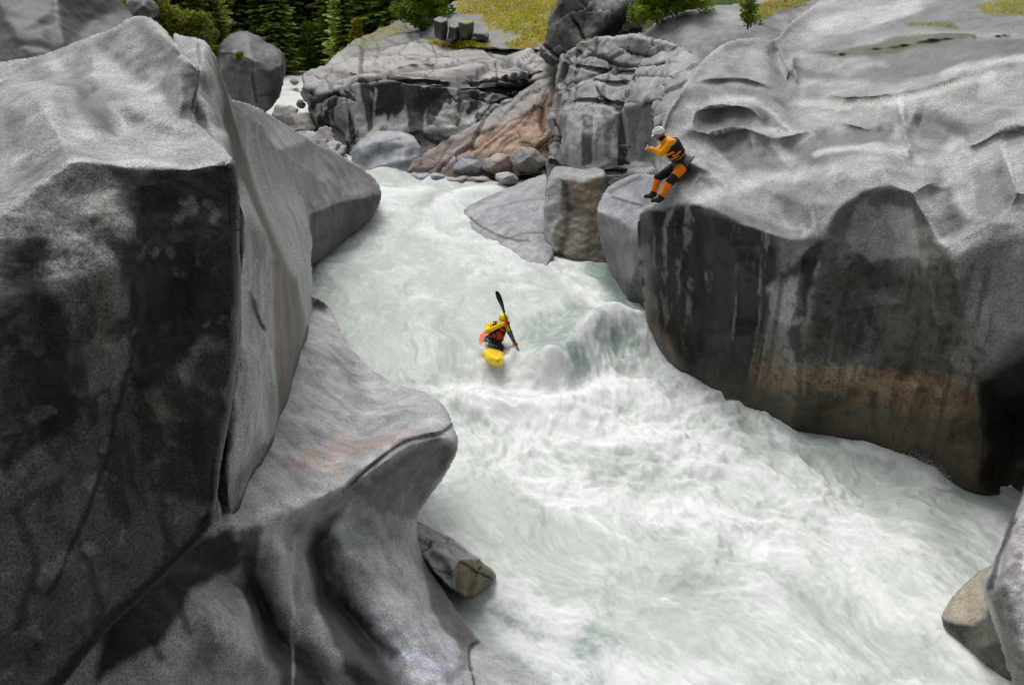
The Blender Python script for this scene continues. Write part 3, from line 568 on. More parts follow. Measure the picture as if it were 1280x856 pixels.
# G -- sculpted wall on the right
lipY = 3.5
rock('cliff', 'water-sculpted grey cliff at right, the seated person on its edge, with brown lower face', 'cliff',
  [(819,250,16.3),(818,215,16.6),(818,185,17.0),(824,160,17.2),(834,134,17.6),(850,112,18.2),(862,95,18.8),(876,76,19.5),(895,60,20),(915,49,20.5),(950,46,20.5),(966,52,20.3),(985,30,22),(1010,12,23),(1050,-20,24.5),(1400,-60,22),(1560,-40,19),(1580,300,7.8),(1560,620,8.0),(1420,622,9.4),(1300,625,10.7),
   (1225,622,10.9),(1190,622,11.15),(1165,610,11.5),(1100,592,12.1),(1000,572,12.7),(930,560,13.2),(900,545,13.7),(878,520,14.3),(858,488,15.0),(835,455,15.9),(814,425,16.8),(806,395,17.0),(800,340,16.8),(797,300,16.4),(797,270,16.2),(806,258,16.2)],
  lines=[[(806,260,15.9),(835,256,15.5),(862,250,15.1),(872,254,14.8),(900,266,14.3),(930,280,13.9),(965,292,13.5),(1000,297,13.2),(1030,285,12.9)],
         [(1030,285,12.9),(1048,252,13.0),(1080,232,12.9),(1110,222,12.7),(1140,235,12.3),(1160,265,11.9),(1175,295,11.5),(1190,319,11.1),(1212,312,11.0),(1235,290,11.0),(1252,262,11.1),(1275,232,11.2),(1400,180,9.8)],
         [(1190,322,11.1),(1205,400,11.1),(1222,470,11.2),(1232,540,11.2),(1222,600,10.95)],
         [(1030,288,12.9),(1010,340,12.9),(1000,400,12.8),(998,470,12.7)],
         [(806,262,16.0),(812,330,15.9),(812,390,16.2),(835,440,15.6)],
         [(1262,300,10.8),(1275,420,10.5),(1275,520,11.7),(1262,600,11.2)]],
  pts=[(900,150,17.4),(960,120,17.8),(900,215,15.9),(1000,180,15.9),(1100,120,16.2),(1200,100,15.4),(1280,60,16),(1280,150,12.8),(1100,180,14.2),(1180,210,12.9),(1240,200,12.4),(960,240,14.8),(1040,215,14.1),
       (950,400,14.0),(880,350,14.9),(1100,330,12.5),(1100,450,12.1),(940,500,13.7),(1150,400,11.7),(1170,560,11.5),(1060,520,12.3),(1300,530,11.8),(1000,60,20.5),(1100,40,20)],
  step=2, blr=4.5, rim=(6,.20), rboost=1.2,
  relief=[ # scalloped upper surface
    ('scarp',[(862,150),(885,135),(915,128),(940,135),(960,150),(985,168)],15,.24),
    ('scarp',[(845,168),(870,160),(895,165),(925,155),(935,160),(965,172),(1000,165),(1030,150)],16,.24),
    ('ridge',[(870,140),(900,148),(940,148)],10,-.22),('ridge',[(905,190),(920,175),(935,170)],12,-.20),
    ('scarp',[(838,205),(870,205),(900,222),(912,240)],12,.16),
    ('ridge',[(1125,130),(1130,160),(1135,180),(1145,192)],6,.22),
    ('ridge',[(1010,200),(1060,190),(1110,182),(1150,195)],10,.16),('ridge',[(1020,170),(1060,165),(1110,155)],14,-.20),('ridge',[(1140,150),(1180,165),(1195,180)],20,-.28),
    ('scarp',[(1195,180),(1220,175),(1250,160),(1300,150)],14,.2),('ridge',[(1248,175),(1258,215),(1270,250)],12,.12),
    ('scarp',[(1000,112),(1060,118),(1120,112),(1180,100),(1240,82),(1320,70)],12,.16),('ridge',[(1000,85),(1060,92),(1140,80),(1220,60)],13,-.30),
    ('scarp',[(1010,70),(1060,60),(1130,52),(1220,42),(1300,30)],6,.16),
    ('crack',[(966,52),(972,75),(985,108),(990,85)],6,.35),('ridge',[(992,66),(995,105)],4,.2),('scarp',[(870,100),(905,97),(940,98),(972,112)],6,.18),
    ('ridge',[(1050,130),(1080,140),(1110,135)],12,-.15),('ridge',[(1210,110),(1250,120),(1290,115)],14,-.2),('scarp',[(1045,150),(1080,158),(1120,160)],9,.12),('ridge',[(870,225),(885,235),(890,245)],8,-.12),('ridge',[(930,225),(1000,215),(1070,205),(1140,210)],12,.12),('ridge',[(1160,230),(1180,270),(1195,300)],18,-.22),
    # face
    ('ridge',[(868,260),(866,340),(862,420),(880,500)],14,-.16),('ridge',[(905,280),(915,360),(912,450)],14,.12),('ridge',[(1020,310),(1005,350),(998,420)],8,-.16),('ridge',[(835,262),(838,330),(832,400)],14,.12),
    ('ridge',[(1060,460),(1100,480),(1160,500)],26,.15),('ridge',[(1000,560),(1060,500),(1110,490)],16,-.12),('ridge',[(1085,250),(1100,300),(1110,380)],34,-.18),
    ('ridge',[(1150,310),(1165,380),(1175,450)],12,.10)],
  nz=[(.5,.12,4),(2.2,.03,4),(9,.008,3)], flute=(1.1,.07), base=(.31,.305,.302), vary=.2, vs=.9, mottle=.22,
  paint=[('poly',[(795,262),(835,258),(865,254),(900,268),(935,283),(1000,300),(1034,292),(1052,255),(1085,236),(1112,228),(1140,240),(1165,290),(1190,324),(1215,330),(1240,310),(1285,300),(1420,330),(1420,640),(1000,600),(780,420)],4,(.17,.166,.158),.92,{'n':.6,'ns':3}),
         ('poly',[(1000,470),(930,420),(800,380),(790,420),(860,520),(930,590),(1240,660),(1232,500),(1180,440),(1080,470)],34,(.175,.118,.065),.85,{'n':1,'ns':1.5}),
         ('poly',[(800,420),(870,440),(960,490),(1060,500),(1150,520),(1235,520),(1235,660),(1000,600),(880,560)],16,(.07,.05,.025),.85,{'n':1,'ns':1.6,'wet':.7}),
         ('line',[(1000,470),(1060,462),(1120,478),(1170,490)],17,(.34,.24,.13),.55,{'n':1.9,'ns':3}),
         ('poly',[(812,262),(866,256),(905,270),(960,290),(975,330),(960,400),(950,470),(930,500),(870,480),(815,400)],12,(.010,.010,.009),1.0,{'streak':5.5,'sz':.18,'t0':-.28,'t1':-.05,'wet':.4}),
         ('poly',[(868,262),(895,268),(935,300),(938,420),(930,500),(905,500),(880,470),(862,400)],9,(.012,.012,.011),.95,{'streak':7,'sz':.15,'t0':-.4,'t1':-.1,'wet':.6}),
         ('poly',[(875,285),(895,290),(925,310),(900,330),(880,310)],8,(.012,.012,.012),.8,{'n':1.8,'ns':5}),
         ('poly',[(975,345),(1020,300),(1034,300),(1018,340),(1005,390),(998,450),(985,430)],6,BLK,.85,{'n':1,'ns':3}),
         ('poly',[(1042,262),(1080,240),(1112,230),(1140,242),(1160,290),(1120,262),(1085,262),(1060,290),(1042,330),(1020,370),(1032,300)],9,(.085,.085,.083),.6,{'n':1.2,'ns':3}),  # shade of the hollow below the arched lip, painted into the stone
         ('poly',[(1030,345),(1070,315),(1110,325),(1150,350),(1185,420),(1190,470),(1120,470),(1050,450),(1005,440),(1010,390)],20,(.055,.05,.045),.8,{'n':1.2,'ns':2,'wet':.3}),
         ('poly',[(1062,285),(1075,255),(1085,252),(1093,268),(1110,255),(1135,262),(1145,320),(1100,325),(1065,315)],7,(.42,.42,.41),.7,{'n':1.6,'ns':4}),
         ('poly',[(1148,262),(1165,300),(1190,330),(1200,400),(1195,450),(1175,400),(1158,340)],8,(.08,.078,.07),.7,{'n':1,'ns':3}),
         ('line',[(1000,420),(998,480),(1000,560)],5,(.03,.028,.025),.5,{'n':1}),
         ('poly',[(960,360),(1000,345),(1000,400),(985,410),(965,400)],10,(.38,.38,.37),.8,{'n':1.2,'ns':3}),
         ('poly',[(1190,325),(1225,318),(1270,300),(1285,420),(1240,470),(1210,420)],9,(.27,.27,.27),.8,{'n':.8}),
         ('poly',[(1225,480),(1290,440),(1420,430),(1420,640),(1205,640),(1240,560)],12,(.022,.021,.02),.88,{'n':.8,'ns':2,'wet':.3}),  # cave recess: its shade is painted in as near-black colour
         ('poly',[(800,350),(1240,330),(1240,640),(860,560)],14,(.02,.018,.014),.55,{'streak':6,'sz':.2,'t0':.02,'t1':.3}),
         ('poly',[(800,300),(1000,310),(1190,330),(1240,450),(1200,520),(860,500)],20,(.02,.02,.02),.5,{'spk':6,'t0':.1,'t1':.3}),
         # upper surface: stains and moss, plus hollow shade and ridge light painted in
         ('poly',[(1160,225),(1190,235),(1215,270),(1200,300),(1180,290)],10,(.15,.148,.148),.7,{'n':1,'ns':2}),('poly',[(1215,215),(1245,205),(1255,250),(1235,285),(1220,260)],8,(.14,.14,.14),.7,{'n':1,'ns':3}),
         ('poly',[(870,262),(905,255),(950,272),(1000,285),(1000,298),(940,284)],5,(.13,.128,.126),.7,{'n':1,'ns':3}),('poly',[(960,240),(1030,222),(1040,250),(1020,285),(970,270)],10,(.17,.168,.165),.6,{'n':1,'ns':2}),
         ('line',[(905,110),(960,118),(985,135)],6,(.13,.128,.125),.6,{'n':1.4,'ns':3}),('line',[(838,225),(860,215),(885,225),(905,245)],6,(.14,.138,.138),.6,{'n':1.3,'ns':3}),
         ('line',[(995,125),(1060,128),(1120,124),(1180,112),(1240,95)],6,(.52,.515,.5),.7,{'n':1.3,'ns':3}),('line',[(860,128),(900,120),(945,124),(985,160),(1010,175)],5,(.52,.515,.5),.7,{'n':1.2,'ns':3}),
         ('line',[(1195,240),(1205,280),(1195,315)],12,(.46,.455,.455),.6,{'n':1,'ns':2}),
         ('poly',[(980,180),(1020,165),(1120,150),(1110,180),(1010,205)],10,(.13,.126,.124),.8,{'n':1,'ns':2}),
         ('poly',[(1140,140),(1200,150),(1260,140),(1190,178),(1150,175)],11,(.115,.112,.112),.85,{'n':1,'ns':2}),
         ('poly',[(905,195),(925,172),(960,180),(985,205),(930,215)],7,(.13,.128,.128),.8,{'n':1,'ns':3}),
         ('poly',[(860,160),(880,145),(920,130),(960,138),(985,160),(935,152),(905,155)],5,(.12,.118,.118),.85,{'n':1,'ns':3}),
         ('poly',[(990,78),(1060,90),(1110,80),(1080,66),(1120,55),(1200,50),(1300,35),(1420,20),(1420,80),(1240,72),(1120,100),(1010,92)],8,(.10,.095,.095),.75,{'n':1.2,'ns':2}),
         ('poly',[(975,60),(1010,55),(1060,40),(1150,10),(1200,-20),(1420,-60),(1420,20),(1240,35),(1100,45),(1020,70)],9,(.13,.13,.135),.6,{'n':1.5,'ns':2}),
         ('poly',[(1005,30),(1060,12),(1150,-5),(1150,10),(1100,32),(1040,40)],8,(.52,.52,.54),.7,{'n':1.5,'ns':3}),
         ('poly',[(1012,64),(1060,58),(1120,46),(1220,38),(1220,46),(1130,60),(1060,68)],3,(.05,.06,.015),.85,{'n':1.6,'ns':3}),
         ('poly',[(1130,30),(1190,25),(1200,32),(1140,36)],4,(.12,.13,.02),.8,{'n':1.8,'ns':3}),
         ('poly',[(1220,0),(1300,-10),(1300,14),(1230,16)],5,(.20,.19,.02),.85,{'n':1.6,'ns':3}),
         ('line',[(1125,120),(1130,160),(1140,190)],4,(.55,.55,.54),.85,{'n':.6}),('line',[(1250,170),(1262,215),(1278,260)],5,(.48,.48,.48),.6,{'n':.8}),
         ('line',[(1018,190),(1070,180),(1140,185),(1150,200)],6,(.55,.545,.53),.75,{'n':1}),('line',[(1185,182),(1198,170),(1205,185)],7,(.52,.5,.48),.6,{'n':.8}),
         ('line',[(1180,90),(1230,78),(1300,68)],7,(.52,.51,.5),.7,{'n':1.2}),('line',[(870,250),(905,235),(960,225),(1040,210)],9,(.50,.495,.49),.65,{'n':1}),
         ('line',[(1013,265),(1016,285)],3,(.5,.5,.5),.6),
         ('z',(.15,.5),.6,(.04,.033,.018),.7,{'wet':1})],
  back=(5,-1.5,.95), smooth=1, jag=.5, mat='granite_mid', seed=8)

# H -- ledge at the person's feet
rock('ledge_block', 'pale blue-grey stepped ledge block between the person and the brown stained block', 'rock',
  [(745,262,20),(752,246,21),(762,230,21.6),(785,220,21),(815,215,19.5),(830,230,18.2),(830,300,17.5),(825,400,17.4),(812,425,17.0),(796,405,17.8),(778,378,19),(764,345,20.3),(755,318,20.6),(748,290,20.4)],
  lines=[[(745,265,20),(765,272,19.3),(785,282,18.6),(797,290,18)],[(752,246,20.8),(775,248,19.9),(798,252,19)]], pts=[(790,350,17.9),(780,235,20.6),(770,300,19.4)],
  step=1.5, blr=2.5, rim=(5,.15), nz=[(1.5,.06,4),(6,.02,3)], base=(.25,.25,.26), mottle=.2,
  paint=[('poly',[(742,262),(752,240),(765,226),(830,210),(830,255),(797,290),(780,282),(762,272)],3,(.31,.318,.34),.85,{'n':.6,'ns':3}),('line',[(765,246),(790,254),(800,256)],2,(.04,.04,.04),.8,{'n':1}),('line',[(763,240),(790,226),(800,222)],3,(.06,.06,.06),.7,{'n':1}),
         ('poly',[(755,300),(800,300),(815,430),(780,390),(760,330)],9,(.12,.118,.11),.5,{'n':1,'ns':2}),('line',[(800,290),(806,330),(800,370)],3,(.42,.42,.42),.6,{'n':.8}),('poly',[(775,350),(815,350),(820,430),(790,400)],8,(.06,.055,.04),.7,{'n':1})],
  back=(2,-1.2,.9), jag=.8, mat='granite_mid', seed=9)
# I
rock('stained_block', 'brown stained upright block standing in the river beside the tilted grey slab', 'rock',
  [(680,240,22.6),(686,214,23.4),(700,206,23.6),(725,212,23.3),(752,208,23.2),(762,225,22.6),(764,300,21.6),(764,335,20.9),(735,330,20.9),(706,322,21.2),(680,312,21.8)],
  lines=[[(700,222,23),(702,262,22.4),(700,320,21.4)],[(700,222,23),(728,228,22.6),(756,218,22.6)]], pts=[(735,270,22),(690,260,22.4)],
  step=1.5, blr=2, rim=(4,.15), nz=[(1.2,.06,4),(5,.03,3)], base=(.30,.295,.285), mottle=.2,
  paint=[('poly',[(700,225),(728,228),(764,218),(766,340),(702,330),(690,300)],5,(.10,.085,.055),.85,{'n':.6,'ns':2}),('poly',[(712,226),(745,224),(752,240),(735,262),(715,250)],7,(.22,.17,.09),.35,{'n':1.2,'ns':2}),('line',[(745,225),(740,255),(748,290)],3,(.25,.13,.05),.6,{'n':1}),
         ('line',[(706,228),(712,270),(700,318)],5,BLK,.7,{'n':1}),('poly',[(682,230),(700,225),(702,270),(690,290),(682,280)],4,(.45,.45,.46),.6,{'n':.8})], back=(2,-1.2,.9), jag=.6, mat='granite_mid', seed=10)
# J
rock('tilted_slab', 'flat grey tilted slab dipping into the river mid-photo with fine dark cracks', 'rock',
  [(577,268,25.2),(582,258,25.8),(600,249,26.3),(625,239,26.9),(650,228,27.4),(672,220,27.6),(684,217,27.4),(686,240,25.2),(690,280,22.9),(692,334,20.6),(660,332,20.9),(630,322,21.6),(602,308,22.6),(584,290,23.9)],
  pts=[(630,262,24.6),(655,290,22.4)], step=1.5, blr=2, rim=(3,.12), nz=[(1,.05,4),(5,.02,4)], base=(.29,.292,.31), mottle=.14, grain=((.7,.7,0),.5,(-.5,.6,.6),3,.15),
  relief=[('crack',[(600,285),(640,278),(684,272)],1.6,.08)],
  paint=[('line',[(588,272),(610,290),(650,302),(660,300)],2,(.04,.04,.04),.8,{'n':1.2,'ns':3}),('line',[(606,262),(650,252),(684,248)],1.4,(.12,.12,.12),.6,{'n':1}),('line',[(640,296),(655,290),(684,292)],1.3,(.05,.05,.05),.7,{'n':1}),('line',[(590,265),(640,240),(680,222)],5,(.46,.46,.48),.4,{'n':1})],
  back=(2.5,-1.6,.9), jag=.7, seed=11)
KJ = [[(705,78),(735,86),(790,92),(850,84)],[(735,98),(765,106),(812,98),(850,104)],[(700,100),(712,118),(702,132)],[(745,108),(752,124),(770,134)],[(700,130),(730,124),(760,127),(790,134),(832,128)],[(776,138),(778,180),(774,214)],
      [(818,132),(822,170),(820,208)],[(700,212),(740,216),(780,214),(825,208)],[(720,60),(724,80),(716,100)],[(775,60),(800,70),(840,74)],[(690,150),(700,165),(694,190)],[(684,200),(698,206),(700,218)]]
MJ = [[(400,88),(450,92),(520,84),(600,80),(680,74)],[(425,112),(460,102),(520,100),(580,106),(640,98),(690,92)],[(440,70),(500,68),(560,74),(640,72)],[(600,110),(640,112),(680,104)],[(432,112),(438,150),(445,190)],[(470,52),(474,64),(468,78)],[(540,60),(548,72),(545,84)],[(600,150),(620,130),(650,118)]]
# K -- blocky wall
rock('block_wall', 'blocky jointed grey rock wall with dark streaked panel left of the seated person', 'rock',
  [(684,250,25.2),(682,200,25.5),(690,170,26),(682,150,26.4),(690,130,26.8),(695,100,27.5),(702,70,28),(720,55,28),(745,45,27),(800,42,25.5),(860,60,24),(880,80,22),(870,110,20.5),(845,140,20.2),(832,175,20),(830,225,19.9),(800,222,21),(780,235,22),(765,245,22.6),(740,252,23.4),(700,255,24.3)],
  lines=[[(703,135,25.4),(725,128,25),(755,130,24.3),(772,140,23.8),(776,200,23.2)],[(700,140,25.4),(698,200,24.9),(710,235,24.4)],[(776,140,23.7),(815,135,21.8),(818,205,21.2)],[(735,60,26.8),(780,62,25.8),(820,72,24.6)],[(740,95,25.8),(790,92,24.6),(835,88,22.9)]],
  pts=[(735,170,23.9),(735,205,23.9),(800,110,23.3),(720,90,26.6)],
  step=1.5, blr=1.5, rim=(4,.2), nz=[(1,.08,4),(5,.03,4)], calm=[[(703,135),(725,128),(755,130),(772,142),(776,200),(745,213),(710,215),(700,180)],[(783,140),(818,130),(820,210),(785,212)]], blocky=[(.26,.26,.42,.26,.10,.3),(.9,.9,1.3,.10,.04,-.2)], base=(.29,.285,.28), vary=.2, mottle=.2,
  relief=[('crack',l_,1.5,.18) for l_ in KJ],
  paint=[('line',l_,1.5,(.03,.03,.03),.85,{'n':.8,'ns':2}) for l_ in KJ] + [('poly',[(703,135),(725,128),(755,130),(772,142),(770,195),(745,213),(710,215),(700,180)],3,(.48,.48,.485),.9,{'n':.5,'ns':2}),
         ('poly',[(727,142),(741,142),(740,205),(726,208)],2.5,(.07,.07,.072),.85,{'n':.6,'ns':2}),('poly',[(755,145),(768,150),(762,200),(755,195)],3,(.12,.12,.12),.6,{'n':1}),('line',[(714,140),(710,180),(716,210)],3,(.5,.5,.5),.5),
         ('poly',[(785,140),(818,130),(820,210),(785,212)],5,(.13,.13,.125),.75,{'n':.8,'ns':2}),('line',[(735,215),(775,214),(812,210)],3,(.02,.02,.02),.8,{'n':.8}),
         ('poly',[(690,85),(740,95),(700,120)],8,(.38,.33,.30),.4,{'n':1}),('poly',[(700,218),(780,216),(780,240),(700,250)],5,(.17,.13,.10),.5,{'n':1}),
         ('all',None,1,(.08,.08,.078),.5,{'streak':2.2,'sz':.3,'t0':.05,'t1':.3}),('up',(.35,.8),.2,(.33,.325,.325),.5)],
  back=(3.5,-1.2,.95), jag=1.6, smooth=0, mat='granite_mid', seed=12)
# U -- dark smooth shoulder with pothole
rock('rock_shoulder', 'dark smooth rock shoulder with a round pothole above the blocky wall', 'rock',
  [(728,62,28.6),(745,48,29),(790,46,28),(808,38,27.6),(825,25,27.5),(850,15,27.6),(880,8,27.8),(920,5,28),(960,-2,28),(1010,-20,28),(1060,10,26),(1030,40,25),(985,70,23.6),(940,90,22.6),(880,112,22),(858,90,23),(835,92,24.2),(800,90,25.4),(740,80,27)],
  pts=[(870,45,25.2),(930,35,25.2),(800,65,26.4)], step=1.5, blr=3, rim=(5,.3), nz=[(.8,.10,4),(4,.03,4)],
  relief=[('ridge',[(824,58),(828,66),(832,74)],10,-1.0),('ridge',[(812,50),(830,46),(845,60)],4,.25)], base=(.20,.195,.20), vary=.3, mottle=.25,
  paint=[('poly',[(815,55),(830,50),(842,62),(840,78),(820,75)],4,(.06,.06,.06),.7,{'n':.6}),('line',[(826,64),(830,78)],2,(.38,.36,.34),.7),('poly',[(880,60),(905,48),(950,45),(960,60),(900,85),(870,90)],9,(.06,.06,.06),.5,{'n':1}),('line',[(850,20),(880,18),(930,22)],8,(.34,.34,.35),.6,{'n':1.2}),
         ('poly',[(930,14),(960,2),(1000,-10),(1030,-5),(985,12),(950,26),(925,24)],4,(.20,.19,.02),.9,{'n':1.4,'ns':2}),('poly',[(740,60),(790,52),(800,70),(745,75)],7,(.36,.355,.35),.6,{'n':1})],
  back=(3,-.8,.9), jag=.8, mat='granite_mid', seed=13)
# L -- dark outcrop at top
rock('dark_outcrop', 'dark blocky outcrop between the mossy hill and the green bush at top', 'rock',
  [(674,72,32.5),(680,40,32.8),(692,12,33),(700,-20,33.5),(760,-30,33),(810,-25,32),(812,10,31),(805,40,30),(770,48,30),(745,55,30.2),(728,62,30.4),(712,78,31),(690,82,31.6)],
  pts=[(710,30,31.6),(750,20,31),(780,10,30.6)], lines=[[(712,0,31.5),(714,40,31.2),(712,70,31)]],
  step=1.5, blr=1.5, rim=(4,.3), nz=[(.7,.15,4),(4,.05,3)], blocky=[(.35,.35,.5,.6,.35,.2),(1.0,1.0,1.3,.14,.12,-.3)], base=(.10,.097,.098), vary=.3, mottle=.3,
  paint=[('poly',[(715,42),(745,35),(748,55),(715,65)],6,(.32,.28,.23),.7,{'n':1.2}),('poly',[(775,20),(810,15),(805,40),(780,42)],5,(.25,.16,.10),.5,{'n':1.6}),('poly',[(725,0),(790,-10),(800,12),(730,15)],7,(.19,.19,.2),.5,{'n':1.2})],
  back=(4,-1,.95), jag=1.8, smooth=0, mat='granite_mid', seed=14)
# M -- streaked cliff across the pool
rock('streaked_cliff', 'long grey cliff with black vertical streaks across the pool below the moss', 'cliff',
  [(378,95,40),(386,86,41),(405,84,42),(422,66,46),(440,52,50),(470,36,53),(500,24,54),(525,22,54),(560,45,48),(600,58,43),(640,62,41),(678,60,39),(700,90,34),(690,180,32),(600,232,31),(560,228,31.5),(500,225,32),(450,222,32.5),(425,195,34),(405,165,36),(385,140,37.5),(376,115,39)],
  lines=[[(380,110,38.5),(400,118,37),(430,112,35.8),(460,100,35.2),(500,96,34.8),(540,100,34.5),(580,106,34.3),(620,100,34.2),(660,92,34)],
         [(400,70,42),(440,86,38.5),(480,85,37.5),(540,88,37),(600,82,37),(670,70,37)],
         [(430,60,46),(470,66,43),(520,60,43),(560,72,40.5),(620,72,40)],
         [(440,212,33),(500,172,33.6),(560,170,33.4)],[(430,114,35.8),(432,190,34.2)],[(508,170,33.8),(520,165,33.6),(580,160,33.2),(640,120,33.2)]],
  pts=[(520,135,34.4),(600,130,34),(460,150,34.8),(390,100,39.5)],
  step=1.5, blr=1.5, rim=(4,.3), nz=[(.5,.25,4),(2.5,.08,4)], calm=[[(448,106),(500,102),(585,112),(600,165),(560,172),(520,168),(500,172),(455,190),(440,160)]], blocky=[(.10,.14,.55,.30,.15,.25),(.35,.35,1.0,.08,.05,.3)], base=(.33,.315,.31), vary=.25, mottle=.25, mat='granite_far',
  relief=[('crack',l_,1.4,.4) for l_ in MJ],
  paint=[('line',l_,1.3,(.03,.03,.03),.8,{'n':1,'ns':1.5}) for l_ in MJ] + [('poly',[(445,103),(500,99),(580,108),(600,165),(560,172),(520,168),(500,172),(455,190),(440,160)],5,(.48,.475,.455),.9,{'n':.6}),
         ('poly',[(500,100),(595,108),(650,100),(700,95),(690,150),(600,170),(500,180),(445,210),(390,150),(382,112),(430,112)],5,(.018,.018,.018),.95,{'streak':1.25,'sz':.08,'t0':-.02,'t1':.12}),
         ('poly',[(450,100),(462,100),(466,160),(460,166),(454,130)],2,(.03,.03,.03),.9,{'n':.5}),('poly',[(503,100),(528,102),(530,165),(512,170),(506,130)],3,(.03,.03,.03),.88,{'n':.6}),('poly',[(535,104),(546,106),(542,155),(532,160)],2.5,(.03,.03,.03),.75,{'n':.6}),
         ('poly',[(385,95),(430,70),(500,62),(560,66),(640,70),(690,80),(640,95),(560,100),(460,96),(400,115)],7,(.36,.33,.32),.6,{'n':1.2,'ns':.8}),
         ('poly',[(428,60),(470,36),(520,22),(530,50),(480,62),(440,72)],5,(.11,.11,.11),.6,{'n':1.5,'ns':1}),
         ('poly',[(440,50),(480,32),(520,25),(510,40),(470,50),(450,62)],3,(.20,.17,.03),.7,{'n':2.2,'ns':1.5}),('poly',[(530,52),(600,50),(620,60),(560,66)],3,(.22,.19,.03),.75,{'n':1.8,'ns':1.5}),
         ('z',(1.0,2.2),.4,(.13,.12,.10),.7,{'wet':.6})],
  back=(7,-1.5,.97), jag=1.6, smooth=0, seed=15)
# blue polished foot of the cliff
rock('polished_rock', 'blue-grey polished rock hollow at the foot of the streaked cliff', 'rock',
  [(436,196,32.4),(446,176,32.6),(462,165,32.8),(485,162,32.9),(505,165,32.6),(520,172,32),(528,190,31.4),(520,215,30.8),(505,226,30.4),(470,224,30.6),(448,214,31.4)],
  pts=[(480,195,31.7),(460,208,31.4),(505,205,31.0)], lines=[[(446,186,32.0),(470,180,32.0),(500,180,31.6)]], step=1.5, blr=1.6, rim=(1.5,.05), nz=[(.8,.1,4),(4,.03,3)], base=(.27,.278,.305), vary=.3, mottle=.2, mat='granite_polished',
  relief=[('ridge',[(450,205),(475,192),(510,185)],6,-.12),('ridge',[(455,215),(480,205),(515,200)],5,.2)],
  paint=[('poly',[(455,172),(485,163),(505,168),(490,176),(462,182)],4,(.30,.31,.35),.7,{'n':.6}),('line',[(468,180),(490,178),(500,172)],2,(.03,.03,.03),.8,{'n':1}),('line',[(450,210),(480,197),(515,190)],5,(.14,.15,.18),.6,{'n':1.4})], back=(2,-1,.9), jag=1, seed=16)
# R -- diagonal slab, pink
rock('pink_slab', 'broad pinkish slab with diagonal cracks sloping down to the pool', 'rock',
  [(500,222,30.6),(515,205,31),(530,192,31.4),(560,172,32),(600,150,32.8),(640,122,33.4),(672,100,33.8),(692,95,33.6),(697,130,32),(694,160,31),(692,190,30),(684,214,29.2),(650,222,29.2),(600,226,29.4),(560,226,29.8),(530,228,30.2)],
  pts=[(620,180,31.2),(650,150,31.8)], lines=[[(512,212,30.6),(560,188,31.2),(600,168,31.7),(640,148,32.1),(680,125,32.3)],[(560,205,30.2),(600,192,30.6),(650,185,30.4),(690,175,30.2)]],
  step=1.5, blr=1.3, rim=(3,.2), nz=[(.6,.15,4),(3,.05,4)], blocky=[(.18,.28,1.0,.28,.2,-.8),(.6,.6,1.8,.08,.08,-.8)], base=(.33,.27,.24), vary=.25, mottle=.25, mat='granite_far',
  paint=[('poly',[(570,200),(600,170),(650,150),(690,120),(692,190),(640,200)],9,(.42,.26,.17),.85,{'n':1.2,'ns':.8}),('poly',[(505,222),(520,200),(560,176),(575,182),(550,210)],6,(.16,.125,.10),.7,{'n':1.2}),('poly',[(560,172),(600,150),(650,118),(690,98),(692,112),(640,142),(590,170)],4,(.33,.32,.32),.8,{'n':1}),
         ('line',[(520,205),(570,183),(620,160),(660,145)],3,(.05,.045,.04),.7,{'n':1.4,'ns':1.5}),('line',[(585,215),(600,190),(640,165),(670,135)],1.8,(.04,.035,.03),.8,{'n':1.2,'ns':1.5}),('line',[(620,195),(640,175),(655,172)],1.8,(.04,.035,.03),.8,{'n':1}),
         ('line',[(600,140),(630,128),(650,108)],1.6,(.05,.04,.04),.7,{'n':1}),('poly',[(560,206),(575,196),(600,200),(595,218),(570,218)],5,(.22,.24,.28),.8,{'n':.6}),('z',(1.0,1.6),.3,(.16,.12,.09),.6,{'wet':.5})],
  back=(3,-1.4,.93), jag=1.6, smooth=0, seed=17)
# S -- boulders at the foot of the slab, each its own thing
def small(name, label, px, py, w, h, Y, c=(.30,.28,.265), seed=20, mat='granite_far', tilt=0, blk=None, paint=(), bk=None, depth=None, group=None, step=1.3, ang=False):
    d = depth if depth else w * Y / F * .5
    rs = random.Random(seed); n = 7 if ang else 9; ol = []
    for k in range(n):
        a = 2 * math.pi * k / n + rs.uniform(-.2, .2); r = rs.uniform(.82, 1.08)
        x, y = math.cos(a) * w / 2 * r, math.sin(a) * h / 2 * r
        ol.append((px + x - tilt * y, py + y + tilt * x * .6, Y + (d * .25 if y < 0 else -d * .1)))
    return rock(name, label, 'boulder', ol, pts=[(px + w * rs.uniform(-.1, .1), py - h * .12, Y - d * .55), (px - w * .2, py + h * .15, Y - d * .45), (px + w * .25, py + h * .1, Y - d * .4)],
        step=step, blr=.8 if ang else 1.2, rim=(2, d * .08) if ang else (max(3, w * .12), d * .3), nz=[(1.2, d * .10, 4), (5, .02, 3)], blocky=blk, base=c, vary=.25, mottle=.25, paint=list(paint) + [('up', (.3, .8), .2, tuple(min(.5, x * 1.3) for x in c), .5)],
        back=bk or (d * 1.6, -.3, .7), jag=1.2, smooth=0 if ang else 1, mat=mat, seed=seed, group=group)
small('boulder', 'small blue-grey boulder at the waterline below the pink slab', 586, 209, 46, 26, 29.7, (.27,.28,.30), 21, ang=True)
small('boulder', 'cracked grey-brown boulder in the row under the pink slab, right of the blue-grey one', 622, 206, 44, 32, 29.6, (.36,.29,.25), 22, ang=True)
small('boulder', 'dark fractured boulder against the blocky wall at the pool edge', 660, 200, 50, 38, 29.2, (.30,.27,.25), 23, ang=True)
small('boulder', 'small pale grey wedge boulder at the right end of the pool shore', 633, 222, 30, 15, 28.4, (.36,.355,.36), 24, tilt=.25, ang=True)
